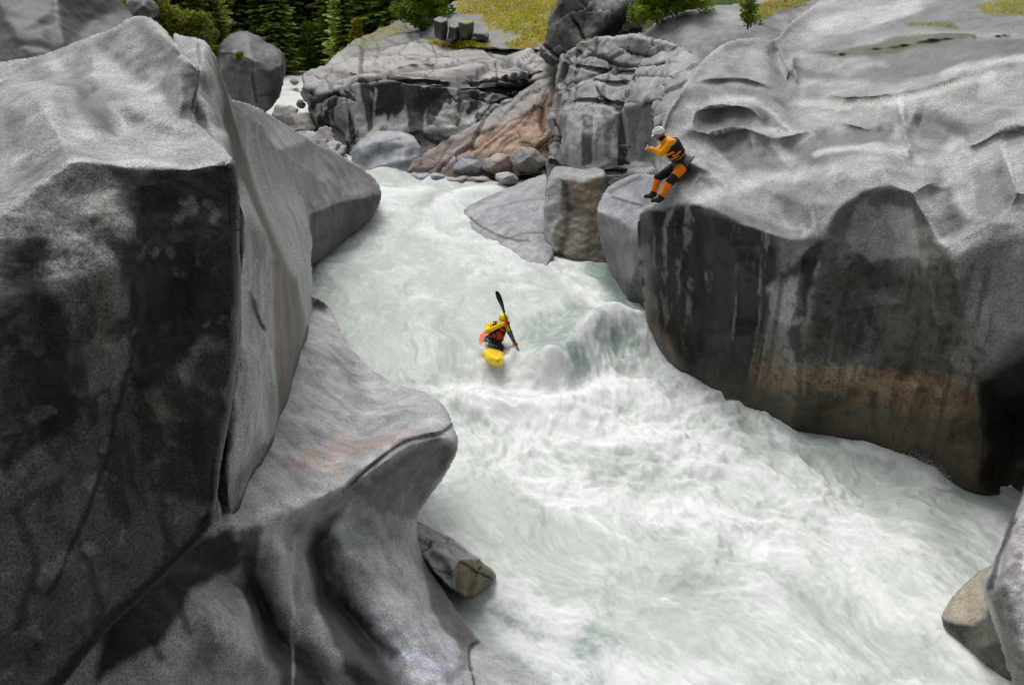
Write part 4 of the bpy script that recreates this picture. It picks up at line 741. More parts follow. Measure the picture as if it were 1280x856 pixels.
small('boulder', 'flat low blue-grey rock awash at the far left end of the pool shore', 538, 221, 62, 14, 29.9, (.29,.30,.33), 25, depth=1.2)
small('boulder', 'flat reddish rock awash at the middle of the pool shore', 590, 225, 66, 11, 29.0, (.30,.25,.235), 26, depth=1.0)
small('boulder', 'little dark rock breaking the water below the nose of the slab', 486, 264, 30, 9, 25.7, (.17,.165,.17), 27, depth=.5)
# Q flat stepping rocks
def flat(label, pts_, Yc, c, seed, blk=None):
    return rock('rock', label, 'rock', [(x, y, Yc + (185 - y) * .05) for x, y in pts_], step=1.3, blr=1.2, rim=(2.5, .2), nz=[(1, .12, 4), (4, .04, 3)], base=c, vary=.25, mottle=.3,
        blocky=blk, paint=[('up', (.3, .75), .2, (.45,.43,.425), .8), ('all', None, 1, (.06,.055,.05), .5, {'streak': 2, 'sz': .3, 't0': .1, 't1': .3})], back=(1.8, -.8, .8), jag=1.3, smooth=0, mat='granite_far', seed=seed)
flat('flat pinkish white rock in the narrow channel behind the slab', [(336,160),(345,146),(370,140),(395,142),(405,150),(403,160),(385,166),(360,166)], 36, (.34,.31,.30), 31)
flat('white topped stepped rock just above the pointed slab', [(350,176),(362,166),(385,162),(400,166),(404,185),(395,195),(370,192)], 33.5, (.36,.33,.32), 32, [(1,1,1.4,.2,.3,0)])
flat('dark broken rock with white edges in front of the streaked cliff', [(392,168),(400,158),(414,160),(420,176),(432,182),(432,192),(420,202),(396,200),(388,185)], 32.5, (.19,.165,.15), 33, [(1.3,1.3,1.8,.2,.4,0)])
flat('small rock in the rapid at the foot of the round boulder', [(338,144),(346,132),(362,130),(372,136),(370,146),(350,150)], 39, (.32,.30,.30), 34)
small('boulder', 'small square boulder at the lip of the upper rapid', 376, 130, 12, 14, 41, (.27,.26,.26), 35)
small('boulder', 'little grey rock standing in the white upper rapid', 367, 103, 14, 7, 58, (.24,.24,.25), 36)
small('boulder', 'pale upright rock at the far bend of the river', 381, 76, 9, 22, 78, (.27,.25,.22), 37)
# O -- round boulder
rock('round_boulder', 'big dark rounded boulder with cracked face and a green tuft beside the upper rapid', 'boulder',
  [(274,66,36),(277,52,36.5),(290,42,37),(306,39,37.2),(320,43,37),(335,53,36.5),(348,60,36),(356,68,35.6),(358,85,35),(354,105,34.6),(350,120,34.4),(338,137,34.2),(320,150,34),(290,150,34),(270,130,34.6),(268,90,35.4)],
  lines=[[(274,66,35.4),(290,64,34.6),(308,72,34),(325,84,33.7),(340,90,33.8),(355,80,34.8)],[(318,78,33.8),(317,110,33.5),(322,128,33.6)],[(278,88,34.6),(292,90,34.2),(316,98,33.7)]], pts=[(310,52,35.4),(338,112,33.9),(296,118,34)],
  step=1.4, blr=1.8, rim=(6,.7), nz=[(.7,.15,4),(3,.05,4)], base=(.085,.082,.085), vary=.3, mottle=.3,
  paint=[('poly',[(276,66),(290,66),(312,76),(330,88),(345,95),(338,137),(290,150),(270,120)],4,(.20,.20,.20),.6,{'n':.8}),('line',[(275,67),(292,66),(312,75)],1.6,(.015,.015,.015),.9),('line',[(316,76),(317,110),(321,128)],1.8,(.02,.02,.02),.8,{'n':.6}),('poly',[(276,70),(300,70),(316,80),(315,98),(295,92),(278,88)],4,(.10,.095,.095),.8,{'n':1}),
         ('line',[(330,88),(344,100),(340,125)],8,(.05,.05,.05),.7,{'n':1.3}),('line',[(324,120),(338,118),(346,120)],1.5,(.05,.05,.05),.8)],
  back=(5,-1,.8), jag=.8, seed=38)
# P / T
rock('boulder', 'dark shadowy boulder behind the huge boulder at the upper left corner', 'boulder',
  [(-300,-30,11),(-60,-40,12),(60,-40,12.5),(130,-20,13),(148,-4,13.2),(160,10,13.2),(170,20,13),(176,60,11.5),(100,90,10.5),(-60,120,10),(-300,150,9)],
  pts=[(70,10,11.6),(20,40,10.8),(110,30,12)], lines=[[(70,-20,11.9),(74,20,11.5),(80,60,10.9)]], step=2, blr=4, rim=(7,.4), nz=[(.5,.12,4),(4,.03,4)], base=(.055,.054,.057), vary=.4, mottle=.3,
  paint=[('line',[(70,0),(72,30),(78,50)],4,(.30,.28,.26),.7,{'n':1}),('poly',[(80,-20),(150,0),(160,20),(120,50),(90,45)],10,(.05,.05,.05),.6,{'n':1.4}),('poly',[(-20,20),(40,30),(60,70),(-20,80)],14,(.11,.11,.115),.5,{'n':1.4})], back=(4,-1.5,.85), jag=.6, seed=39)
small('boulder', 'small dark boulder peeking over the rim left of the forest', 178, 12, 44, 40, 22, (.14,.135,.14), 40, mat='granite')
# ---------------------------------------------------------------- terrain that reaches the horizon
def ground_z(X, Y):
    left = sstep(-8.5, -13, X) * 5.6 * sstep(34, 26, Y)
    right = sstep(11, 15, X + .0 * Y) * 3.2 * sstep(42, 30, Y)
    right2 = sstep(2, 10, X - .04 * Y + 0) * 3.5 * sstep(30, 44, Y)
    farR = sstep(-.215, -.15, X / np.maximum(Y, 20)) * sstep(38, 48, Y) * 3.6
    e = -.315 * Y - X
    farL = sstep(-.5, 3, e) * sstep(30, 42, Y) * (4.2 + np.clip(e, 0, 60) * .10)
    end = sstep(74, 82, Y) * 4.6
    base = np.maximum.reduce([left, right, right2, farR, farL, end]) - 1.6
    r = np.hypot(X, Y - 20)
    hill = np.clip(Y - 105, 0, 400) * .34 + np.clip(np.abs(X + 5) - 42, 0, 400) * .45 + np.clip(-Y - 14, 0, 400) * .5  # unseen slopes behind and beside the camera are added to block low sky
    z = base + hill * .9  # base terrain plus the added unseen slopes
    return np.minimum(z, 120)
gy = np.concatenate([np.linspace(-260, -20, 30), np.linspace(-16, 110, 100), np.linspace(114, 480, 60)])
gx = np.concatenate([np.linspace(-330, -60, 40), np.linspace(-57, 57, 96), np.linspace(60, 330, 40)])
GX_, GY_ = np.meshgrid(gx, gy)
GZ_ = ground_z(GX_, GY_)
Pg = np.stack([GX_.ravel(), GY_.ravel(), GZ_.ravel()], -1)
Pg[:, 2] += fbm(Pg * [1, 1, 0], .06, 4, 3) * np.clip(np.abs(Pg[:, 2]) * .3, 0, 3) 
nyy, nxx = GX_.shape; ii, jj = np.meshgrid(np.arange(nyy - 1), np.arange(nxx - 1), indexing='ij'); a0 = (ii * nxx + jj).ravel()
gf = np.stack([a0, a0 + 1, a0 + nxx + 1, a0 + nxx], -1)
n_ = fbm(Pg, .12, 4, 9); gc = np.tile(np.array([.06, .085, .025]), (len(Pg), 1)) * (1 + .5 * n_)[:, None]
rockm = sstep(2.2, 1.2, Pg[:, 2])[:, None]; gc = gc * (1 - rockm) + np.array([.10, .10, .095]) * rockm
MAT['ground'] = attrmat('forest_floor', rough=.9, spec=.1, fine=3, amt=.4, bump=.6, bdist=.2, coarse=.5)
tag(mesh_obj('terrain', Pg, gf, MAT['ground'], col=gc), kind='structure')

# ---------------------------------------------------------------- leaves
def leafmat(name, c1, c2, rough=.55):
    m, nt, b = newmat(name); L = nt.links
    at_ = nt.nodes.new('ShaderNodeAttribute'); at_.attribute_name = 'Col'
    oi = nt.nodes.new('ShaderNodeObjectInfo')
    mx = nt.nodes.new('ShaderNodeMix'); mx.data_type = 'RGBA'; mx.inputs[6].default_value = (*c1, 1); mx.inputs[7].default_value = (*c2, 1)
    L.new(oi.outputs['Random'], mx.inputs[0])
    ml = nt.nodes.new('ShaderNodeMix'); ml.data_type = 'RGBA'; ml.blend_type = 'MULTIPLY'; ml.inputs[0].default_value = 1
    L.new(mx.outputs[2], ml.inputs[6]); L.new(at_.outputs['Color'], ml.inputs[7]); L.new(ml.outputs[2], b.inputs['Base Color'])
    b.inputs['Roughness'].default_value = rough; b.inputs['Specular IOR Level'].default_value = .05
    tr = nt.nodes.new('ShaderNodeBsdfTranslucent'); L.new(ml.outputs[2], tr.inputs['Color'])
    ms = nt.nodes.new('ShaderNodeMixShader'); ms.inputs[0].default_value = .4
    out = nt.nodes['Material Output']; L.new(b.outputs[0], ms.inputs[1]); L.new(tr.outputs[0], ms.inputs[2]); L.new(ms.outputs[0], out.inputs['Surface'])
    return m
MAT['needle'] = leafmat('conifer_needles', (.22, .34, .085), (.36, .42, .09))
MAT['needle_far'] = leafmat('far_conifer_needles', (.20, .31, .11), (.30, .38, .12))
MAT['leaf'] = leafmat('broad_leaves', (.20, .32, .045), (.26, .34, .045))
MAT['olive'] = leafmat('olive_leaves', (.17, .21, .04), (.25, .25, .045))
MAT['yellowleaf'] = leafmat('yellow_leaves', (.30, .27, .03), (.34, .30, .03))
MAT['bark'] = simple('bark', (.06, .045, .035), .9, .6, 14, .4)
MAT['moss'] = leafmat('moss', (.58, .48, .03), (.58, .48, .03), .9)

def tube_mesh(pts, rads, seg=7):
    V, Fc = [], []
    pts = [Vector(p) for p in pts]
    for k, p in enumerate(pts):
        d = (pts[min(k + 1, len(pts) - 1)] - pts[max(k - 1, 0)]).normalized()
        a = d.orthogonal().normalized(); b = d.cross(a)
        for j in range(seg):
            t = 2 * math.pi * j / seg; V.append(tuple(p + (a * math.cos(t) + b * math.sin(t)) * rads[k]))
    for k in range(len(pts) - 1):
        for j in range(seg): Fc.append([k * seg + j, k * seg + (j + 1) % seg, (k + 1) * seg + (j + 1) % seg, (k + 1) * seg + j])
    Fc.append(list(range(seg))[::-1]); Fc.append([(len(pts) - 1) * seg + j for j in range(seg)])
    return V, Fc
def join(parts):
    V, Fc = [], []
    for v, f in parts:
        o = len(V); V += list(v); Fc += [[i + o for i in q] for q in f]
    return V, Fc
def conifer_mesh(H, R, rs, layers=30, dead=.0):
    V, Fc, C = [], [], []
    for k in range(layers):
        t = (k + rs.uniform(-.3, .3)) / layers; z = H * (.03 + .97 * t)
        rr = R * (1 - t) ** .8 * rs.uniform(.75, 1.12) + .12
        nb = 9 if t < .7 else 6; ph = rs.uniform(0, 6)
        for j in range(nb):
            a = ph + 2 * math.pi * j / nb + rs.uniform(-.25, .25); L = rr * rs.uniform(.7, 1.1)
            dx, dy = math.cos(a), math.sin(a); droop = -.25 - .35 * (1 - t) + rs.uniform(-.1, .1); shade = rs.uniform(.6, 1.3)
            m = max(4, int(L / .26))
            for q in range(m):
                u = (q + .6) / m; cx, cy = dx * L * u, dy * L * u; cz = z + L * (droop * u + .18 * u * u)
                wd = L * .24 * (1 - u * .6) + .08; ln = L / m * 1.5
                for s in (-1, 1):
                    o = len(V); px_, py_ = -dy * s, dx * s
                    hang = -.22 * rs.uniform(.5, 1.5)
                    V += [(cx, cy, cz), (cx + dx * ln * .8 , cy + dy * ln * .8, cz + ln * droop * .6), (cx + px_ * wd + dx * ln * .6, cy + py_ * wd + dy * ln * .6, cz + wd * hang * 2 + rs.uniform(-.05, .05)), (cx + px_ * wd * .8 - dx * ln * .1, cy + py_ * wd * .8 - dy * ln * .1, cz + wd * hang * 2 - .08)]
                    Fc.append([o, o + 1, o + 2, o + 3]); sc_ = shade * rs.uniform(.55, 1.45) * (.8 + .4 * u); C += [(sc_, sc_, sc_)] * 4
    return V, Fc, C
def conifer(H, R, seed, mat, label, group, layers=30):
    rs = random.Random(seed)
    V, Fc, C = conifer_mesh(H, R, rs, layers)
    root = empty('conifer_tree', (0, 0, 0), label, 'tree', group)
    tv, tf = tube_mesh([(0, 0, -1), (0, 0, H * .3), (.05, 0, H * .7), (0, 0, H * .98)], [R * .11, R * .09, R * .05, .02])
    mesh_obj('trunk', tv, tf, MAT['bark'], root)
    mesh_obj('crown', V, Fc, mat, root, False, np.array(C))
    return root
def leafcloud(clumps, nleaf, size, rs):
    V, Fc, C = [], [], []
    for (cx, cy, cz, r) in clumps:
        sh = rs.uniform(.6, 1.3)
        for _ in range(int(nleaf * r ** 1.5)):
            while True:
                x, y, z = rs.uniform(-1, 1), rs.uniform(-1, 1), rs.uniform(-1, 1); q = x * x + y * y + z * z
                if .1 < q < 1: break
            p = Vector((cx + x * r, cy + y * r, cz + z * r * .8)); s = size * rs.uniform(.6, 1.4)
            a = Vector((rs.gauss(0, 1), rs.gauss(0, 1), rs.gauss(0, .6))).normalized(); b = a.orthogonal().normalized(); b.rotate(__import__('mathutils').Quaternion(a, rs.uniform(0, 6)))
            o = len(V); V += [tuple(p - a * s), tuple(p + b * s * .45), tuple(p + a * s), tuple(p - b * s * .45)]; Fc.append([o, o + 1, o + 2, o + 3])
            k = sh * rs.uniform(.7, 1.3); C += [(k, k, k)] * 4
    return V, Fc, C
def bush(name, px, py, Y, w, h, mat, label, seed, leaf=.09, n=130, group=None, stems=5, cat='bush'):
    """px,py is the foot of the plant on its rock"""
    rs = random.Random(seed); foot = at(px, py, Y)
    root = empty(name, tuple(foot), label, cat, group)
    cl, st = [], []
    for k in range(stems):
        a = rs.uniform(0, 6.3); r = w * .32 * rs.uniform(.3, 1); tip = (math.cos(a) * r, math.sin(a) * r, h * rs.uniform(.55, .9))
        st.append(tube_mesh([(0, 0, -.15), (tip[0] * .35, tip[1] * .35, tip[2] * .5), tip], [h * .02, h * .013, h * .006], 5))
        for q in range(3):
            u = rs.uniform(.45, 1.0); cl.append((tip[0] * u + rs.uniform(-.1, .1) * w, tip[1] * u + rs.uniform(-.1, .1) * w, tip[2] * u, w * rs.uniform(.16, .27)))
    for q in range(stems * 2): cl.append((rs.uniform(-.42, .42) * w, rs.uniform(-.3, .3) * w, h * rs.uniform(.0, .35), w * rs.uniform(.13, .24)))
    v, f = join(st); mesh_obj('stem', v, f, MAT['bark'], root)
    sc = n / (w * .22) ** 1.5
    V, Fc, C = leafcloud(cl, sc, leaf, rs); mesh_obj('foliage', V, Fc, MAT[mat], root, False, np.array(C))
    return root
def copy_tree(o, loc, rz, s, label=None, group=None):
    c = o.copy(); COL.objects.link(c); c.location = loc; c.rotation_euler = (0, 0, rz); c.scale = s
    if label: c['label'] = label
    for ch in list(o.children):
        d = ch.copy(); COL.objects.link(d); d.parent = c; d.matrix_parent_inverse = ch.matrix_parent_inverse
    return c
def gz(x, y):
    return float(ground_z(np.array([x], float), np.array([y], float))[0])
LN = 'tall narrow dark green conifer in the dense stand beyond the upper rapid'
LO = 'olive green bushy conifer on the left bank between the pale boulders and the dark stand'
LF = 'distant dark conifer on the steep slope closing the valley'
LR = 'dark green conifer standing behind the mossy hill crest'
protoN = [conifer(22, 2.3, 100 + k, MAT['needle'], LN, 'conifers beyond the rapid', 62) for k in range(3)]
protoO = [conifer(11, 2.2, 200 + k, MAT['olive'], LO, 'olive conifers on the left bank', 34) for k in range(2)]
protoF = [conifer(20, 2.6, 300 + k, MAT['needle_far'], LF, 'conifers on the far slope', 40) for k in range(2)]
protoR = [conifer(14, 2.2, 400 + k, MAT['needle'], LR, 'conifers behind the mossy hill', 44) for k in range(2)]
rs = random.Random(5)
def plant(protos, spots):
    for k, (px, Y, s) in enumerate(spots):
        x = (px - 640) / F * (Y * CP + 0) ; z = gz(x, Y) - .3
        loc = (x, Y, z); rz = rs.uniform(0, 6.3); sc = (s * rs.uniform(.85, 1.15), s * rs.uniform(.85, 1.15), s)
        p = protos[k % len(protos)]
        if k < len(protos): p.location = loc; p.rotation_euler = (0, 0, rz); p.scale = sc
        else: copy_tree(p, loc, rz, sc)
sN = []
for row, Y in enumerate((74, 79, 85, 92, 100)):
    x = 255 + rs.uniform(0, 12)
    while x < 440:
        if not (row == 0 and 352 < x < 408) and not (row == 1 and 372 < x < 396): sN.append((x, Y + rs.uniform(-2, 2), rs.uniform(.75, 1.15)))
        x += rs.uniform(13, 20)
sO = []
for Y in (46, 51, 57, 63):
    x = 182 + rs.uniform(0, 14)
    while x < 276: sO.append((x, Y + rs.uniform(-1.5, 1.5), rs.uniform(.6, 1.1))); x += rs.uniform(14, 22)
sF = []
for Y in (112, 122, 134, 148, 165):
    x = 180 + rs.uniform(0, 10)
    while x < 560: sF.append((x, Y + rs.uniform(-4, 4), rs.uniform(.8, 1.2))); x += rs.uniform(20, 30)
sR = []
for Y in (60, 65, 71):
    x = 425 + rs.uniform(0, 14)
    while x < 600: sR.append((x, Y + rs.uniform(-2, 2), rs.uniform(.8, 1.2))); x += rs.uniform(18, 26)
plant(protoN, sN); plant(protoO, sO); plant(protoF, sF); plant(protoR, sR)

# ---------------------------------------------------------------- mossy hill
hill = rock('mossy_hill', 'rounded rock hill covered in yellow-green moss at top centre', 'hill',
  [(505,28,50),(530,20,50),(560,8,52),(590,-10,54),(620,-40,56),(700,-40,50),(705,60,36),(690,66,37),(660,62,38.5),(640,64,39.5),(600,60,41),(570,62,42.5),(540,60,44),(515,50,47)],
  pts=[(640,20,46),(670,40,41),(600,25,47)], lines=[[(540,40,45.5),(575,42,43.6),(600,50,42.5),(625,55,41)]],
  step=1.5, blr=2, rim=(4,.4), nz=[(.3,.35,4),(2,.10,4)], base=(.21,.20,.20), vary=.25, mottle=.2, mat='granite_far', jag=1.3, smooth=0, seed=60, back=(8,-1,.95),
  paint=[('poly',[(575,-45),(705,-45),(702,35),(670,55),(640,62),(620,45),(600,20),(570,12)],5,(.25,.215,.025),.95,{'n':1.6,'ns':.9}),('poly',[(530,45),(560,52),(600,52),(620,58),(600,62),(540,60)],3,(.23,.20,.025),.8,{'n':1.6,'ns':1.2}),
         ('poly',[(615,30),(650,45),(640,55),(610,42)],5,(.20,.20,.22),.6,{'n':1.8,'ns':1.5}),('line',[(560,20),(600,12),(640,10)],2,(.14,.12,.03),.8,{'n':1})])
for k, (x, y, w_, h_, Y) in enumerate([(551,35,17,30,43),(568,40,14,22,42.6),(583,36,17,26,42.3),(601,45,22,12,41.8)]):
    rj = random.Random(80 + k); j = lambda: rj.uniform(-1.5, 1.5); hw, hh = w_ / 2, h_ / 2
    rock('boulder', ['tall dark block, leftmost of the four blocks below the mossy slope', 'dark block second from the left below the mossy slope', 'dark block topped with pale moss, third from the left below the mossy slope', 'low dark block, rightmost of the four below the mossy slope'][k], 'boulder',
      [(x - hw + j(), y - hh + 4 + j(), Y + .3), (x - hw * .3 + j(), y - hh + j(), Y + .7), (x + hw + j(), y - hh + 2 + j(), Y + .5), (x + hw + j(), y + hh * .3, Y), (x + hw * .8 + j(), y + hh + j(), Y), (x + j(), y + hh + j(), Y - .3), (x - hw + j(), y + hh * .8, Y)],
      lines=[[(x - hw + 1, y - hh * .6, Y), (x + 1, y - hh * .45, Y - .4), (x + hw - 1, y - hh * .6, Y)], [(x + 1, y - hh * .45, Y - .4), (x + 1, y + hh - 2, Y - .5)]], step=1.1, blr=.4, rim=(1, .03), nz=[(2, .05, 3)],
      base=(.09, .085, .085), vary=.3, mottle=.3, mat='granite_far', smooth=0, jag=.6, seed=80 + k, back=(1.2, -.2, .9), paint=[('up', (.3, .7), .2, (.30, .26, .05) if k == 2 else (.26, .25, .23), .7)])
def moss_patch(name, src, polys, dens, size, mat, seed, lift=.02):
    rs = random.Random(seed); me = src.data; n = len(me.vertices)
    P = np.empty(n * 3); me.vertices.foreach_get('co', P); P = P.reshape(-1, 3)
    nn = np.empty(n * 3); me.vertices.foreach_get('normal', nn)
    px, py = project(P); front = np.zeros(n, bool); col = np.empty(n * 4, np.float32); me.attributes['Col'].data.foreach_get('color', col); col = col.reshape(-1, 4)
    for pl in polys: front |= inside(px, py, pl)
    front &= (col[:, 1] > col[:, 2] * 2.2)
    ids = np.nonzero(front)[0]; V, Fc, C = [], [], []; pn = fbm(P, .9, 4, 12) * 2; pn2 = fbm(P, 2.5, 3, 14) * 2
    for i in ids:
        for _ in range(dens):
            p = Vector(P[i]) + Vector((rs.gauss(0, size * 1.2), rs.gauss(0, size * 2), lift)); k = rs.uniform(.75, 1.2); gr = min(1, max(0, .5 + pn[i])); tint = (k * (1.08 - .32 * gr), k * (1.0 - .06 * gr), k)
            if pn2[i] > .55: continue
            for q in range(3):
                a = rs.uniform(0, 6.3); d = Vector((math.cos(a), math.sin(a), 0)) * size * rs.uniform(.4, 1); t = d.orthogonal().normalized() * 0 + Vector((-d.y, d.x, 0)) * .6
                o = len(V); V += [tuple(p - t * .5), tuple(p + t * .5), tuple(p + d + Vector((0, 0, size * rs.uniform(.2, .9))))]; Fc.append([o, o + 1, o + 2]); C += [tint] * 3
    return tag(mesh_obj(name, V, Fc, MAT[mat], None, False, np.array(C)), kind='stuff')
moss_patch('moss', hill, [[(500,-45),(705,-45),(705,66),(500,66)]], 3, .10, 'moss', 3)
bush('bush', 526, 34, 48, 2.8, 3.0, 'leaf', 'bright green bush at the left crest of the mossy hill', 1, .10, 260)
bush('bush', 545, 22, 50, 2.2, 2.4, 'leaf', 'smaller green bush just right of the bright bush on the mossy hill crest', 11, .10, 200)
bush('bush', 446, 50, 53, .9, 1.4, 'yellowleaf', 'small yellow leaved bush at the crest of the streaked cliff', 2, .10, 90)
bush('bush', 396, 84, 76, 3.4, 4.0, 'leaf', 'green bush at the far bend of the river right of the pale rock', 3, .14, 220)
bush('bush', 262, 84, 42, 1.6, 2.2, 'leaf', 'green leafy bush left of the round boulder', 4, .09, 220)
bush('bush', 236, 70, 40, 2.4, 2.4, 'olive', 'olive bush behind the pale fin at the forest edge', 5, .10, 260)
bush('bush', 205, 50, 40, 2.4, 2.2, 'olive', 'olive bush behind the peak of the huge boulder', 6, .10, 260)
bush('tuft', 300, 72, 34.4, .5, .22, 'leaf', 'small green tuft growing in the crack of the round boulder', 7, .045, 60, cat='plant')
bush('bush', 822, 24, 27.2, 1.5, 1.2, 'leaf', 'green bush on the dark outcrop edge at top, left of the sapling', 8, .055, 260)
bush('bush', 858, 6, 27.2, 1.6, .8, 'leaf', 'low green shrub at the top edge between the bush and the sapling', 9, .055, 260)
bush('sapling', 935, 30, 24.3, .9, 1.1, 'leaf', 'thin sapling with sparse green leaves on the mossy ledge at top', 10, .045, 60, cat='sapling')
moss_patch('moss', bpy.data.objects['cliff'], [[(1000,20),(1300,-20),(1300,70),(1000,80)]], 2, .035, 'moss', 5)
moss_patch('moss', bpy.data.objects['rock_shoulder'], [[(920,-10),(1040,-15),(1030,20),(930,30)]], 2, .05, 'moss', 6)
# ---------------------------------------------------------------- the river
def smoothpoly(Y, xs, zs): return np.interp(Y, xs, zs)
def wbase(X, Y):
    Yp = Y - .45 * np.clip(np.asarray(X) - .6, 0, 2.2) + .5 * np.clip(-np.asarray(X) - .5, 0, 2)
    return np.interp(Yp, [0, 8, 12, 14.4, 15.2, 16.4, 18.5, 21, 24, 27, 29, 34, 42, 50, 72, 80], [-.12, -.05, -.03, .0, .16, .42, .60, .78, .98, 1.25, 1.42, 1.5, 1.9, 2.1, 2.35, 2.4])
step_w = 2.0
wy = np.concatenate([np.arange(86, 130, 1.0), np.arange(130, 1010, step_w)]); wx = np.arange(-60, 1400, step_w)
WX, WY = np.meshgrid(wx, wy)
u_, dy_w, dz_w = ray(WX, WY)
zz = np.zeros_like(WX)
for _ in range(8):
    t_ = (zz - CAMZ) / dz_w; zz = .5 * zz + .5 * wbase(u_ * t_, dy_w * t_)
t_ = (zz - CAMZ) / dz_w; XW, YW = u_ * t_, dy_w * t_
PXW, PYW = WX.ravel(), WY.ravel(); XW, YW = XW.ravel(), YW.ravel(); zz = wbase(XW, YW)
def wpt(px, py):
    z = 0.0
    for _ in range(10):
        dx, dy, dz = ray(px, py); t = (z - CAMZ) / dz; z = .5 * z + .5 * float(wbase(dx * t, dy * t))
    return [float(dx * t), float(dy * t)]
def wl(pts): return [wpt(*p) for p in pts]
flow = chaikin(np.array(wl([(378,96),(366,120),(362,150),(420,205),(500,228),(555,245),(600,300),(620,370),(640,450),(720,560),(880,660),(1080,770),(1250,900),(1400,1000)])), 3, False)
Dn, side, par, _, _ = seg_dist(XW, YW, flow)
Ls = np.hypot(*np.diff(flow, axis=0).T).sum(); S = par * Ls; Nn_ = Dn * side
Pw = np.stack([XW, YW, np.zeros_like(XW)], -1)
# turbulence: swirl the flow coordinates
wp1 = np.stack([fbm(Pw, .40, 2, 201), fbm(Pw, .40, 2, 202)], -1); wp2 = np.stack([fbm(Pw, 1.6, 3, 203), fbm(Pw, 1.6, 3, 204)], -1)
SW, NW = S + .9 * wp1[:, 0] + .10 * wp2[:, 0], Nn_ + .8 * wp1[:, 1] + .10 * wp2[:, 1]
def fl(sx, nx_, oct, s, f=fbm): return f(np.stack([SW * sx, NW * nx_, np.full_like(SW, s * 1.7)], -1), 1, oct, s)
def blob(pts, wd):
    D, _, _, _, _ = seg_dist(XW, YW, wl(pts) if len(pts) > 1 else wl(pts) * 2); return np.exp(-(D / wd) ** 2)
def region(pts, soft):
    q = wl(pts); D, _, _, _, _ = seg_dist(XW, YW, q, True); D = np.where(inside(XW, YW, q), D, -D); return sstep(-1, 1, D / soft + .8 * wp1[:, 0] + .5 * wp2[:, 1])
# foam coverage
foam = np.full_like(XW, .50)
for pts, soft, val, a in [
    ([(470,212),(680,212),(690,260),(560,262),(480,250)], .8, .28, .9), ([(380,250),(600,250),(740,330),(780,370),(640,400),(560,440),(500,470),(380,440)], .8, .50, .8),
    ([(380,330),(470,340),(530,410),(560,470),(500,490),(400,400)], .6, .26, .85), ([(640,370),(720,350),(760,380),(700,440),(650,430)], .4, .36, .8),
    ([(700,305),(770,330),(800,400),(780,400),(740,360)], .3, .12, .95), ([(660,400),(740,375),(810,420),(800,455),(720,475),(670,470)], .25, .42, .9),
    ([(530,480),(600,462),(660,482),(720,478),(800,440),(860,480),(940,560),(900,600),(760,600),(620,580),(560,540)], .5, .84, .9),
    ([(600,560),(900,560),(1150,640),(1260,640),(1240,720),(1000,690),(800,660),(640,630)], .5, .66, .9),
    ([(540,600),(640,610),(700,660),(760,700),(640,700),(560,660)], .35, .34, .85), ([(720,640),(900,680),(960,800),(800,780),(700,720)], .4, .33, .85),
    ([(590,745),(660,745),(760,800),(800,870),(640,850)], .25, .34, .9), ([(950,760),(1150,700),(1240,830),(1200,900),(900,880),(800,860)], .4, .62, .8),
    ([(930,540),(1060,562),(1170,600),(1150,640),(1020,620),(940,590)], .3, .42, .85), ([(1170,600),(1300,600),(1290,630),(1180,640)], .2, .30, .9)]:
    m = region(pts, soft) * a; foam = foam * (1 - m) + val * m
for pts, wd, v in [([(480,240),(520,232)], .7, .5), ([(545,262),(580,240),(630,236)], .35, .45), ([(500,262),(540,290),(600,300)], .8, .18), ([(640,280),(720,330),(760,400),(800,420)], .35, .35), ([(690,470),(720,440),(790,400),(800,392)], .16, .35), ([(600,446),(612,458),(632,458),(643,446)], .2, .5), ([(602,436),(604,424)], .2, .3), ([(812,425),(860,482),(905,535)], .16, .35), ([(920,545),(1000,560),(1100,575)], .12, .3), ([(572,570),(540,620),(520,655)], .2, .3), ([(394,345),(430,310),(478,262)], .5, .25), ([(595,745),(650,800),(720,870)], .14, .35),
                   ([(520,655),(580,690),(640,740),(700,780)], .28, .55), ([(600,480),(680,500),(760,480)], .5, .4), ([(1060,562),(1120,575),(1165,600)], .22, .5), ([(1175,770),(1220,820),(1262,862)], .22, .5), ([(760,620),(860,640),(980,690)], .35, .35), ([(660,600),(740,650),(840,700),(960,740)], .3, .35),
                   ([(1175,606),(1290,602)], .08, .4), ([(375,96),(366,120),(362,150)], 3, .6), ([(640,560),(760,540),(900,580)], .6, .2), ([(640,790),(760,830),(900,850)], .3, .35), ([(1080,640),(1060,700),(1100,760)], .35, .3)]:
    foam = foam + v * blob(pts, wd)
foam = np.where(YW > 33, .9, foam)
n1 = fl(.5, .95, 6, 211); n2 = fl(1.7, 3.6, 5, 213, ridged); n3 = fl(4.5, 9, 4, 215, ridged); n4 = fbm(Pw, 9, 3, 217)
near_ = sstep(26, 12, YW)
def billow(P, sc, oct, s):
    out = 0; a = 1; tot = 0
    for k in range(oct):
        out = out + a * (1 - np.abs(noise(P * sc, s + k * 7)) * 2.4); tot += a; sc *= 2.1; a *= .55
    return out / tot
Pf = np.stack([S * .75 + .4 * wp1[:, 0] + .08 * wp2[:, 0], Nn_ * 1.15 + .4 * wp1[:, 1] + .08 * wp2[:, 1], SW * 0 + 4.2], -1)
b1 = billow(Pf, 1.5, 5, 301); b2 = billow(Pf, 4.6, 4, 311); b3 = fbm(Pf, 14, 3, 321, .7)
tex = .62 * n1 +   .12 * (n2 - .62) + .06 * (n3 - .62) * near_ + .24 * fl(2.6, 4.2, 5, 220) + .24 * fbm(Pw + np.stack([wp2[:, 0], wp2[:, 1], 0 * SW], -1) * .15, 3.2, 5, 219, .62) + .10 * n4 * near_ + .36 * (b1 - .55) + .20 * (b2 - .55) * near_ + .22 * b3 * near_
fv = sstep(-.38, .60, (foam - .5) * 1.35 + tex * 1.05)
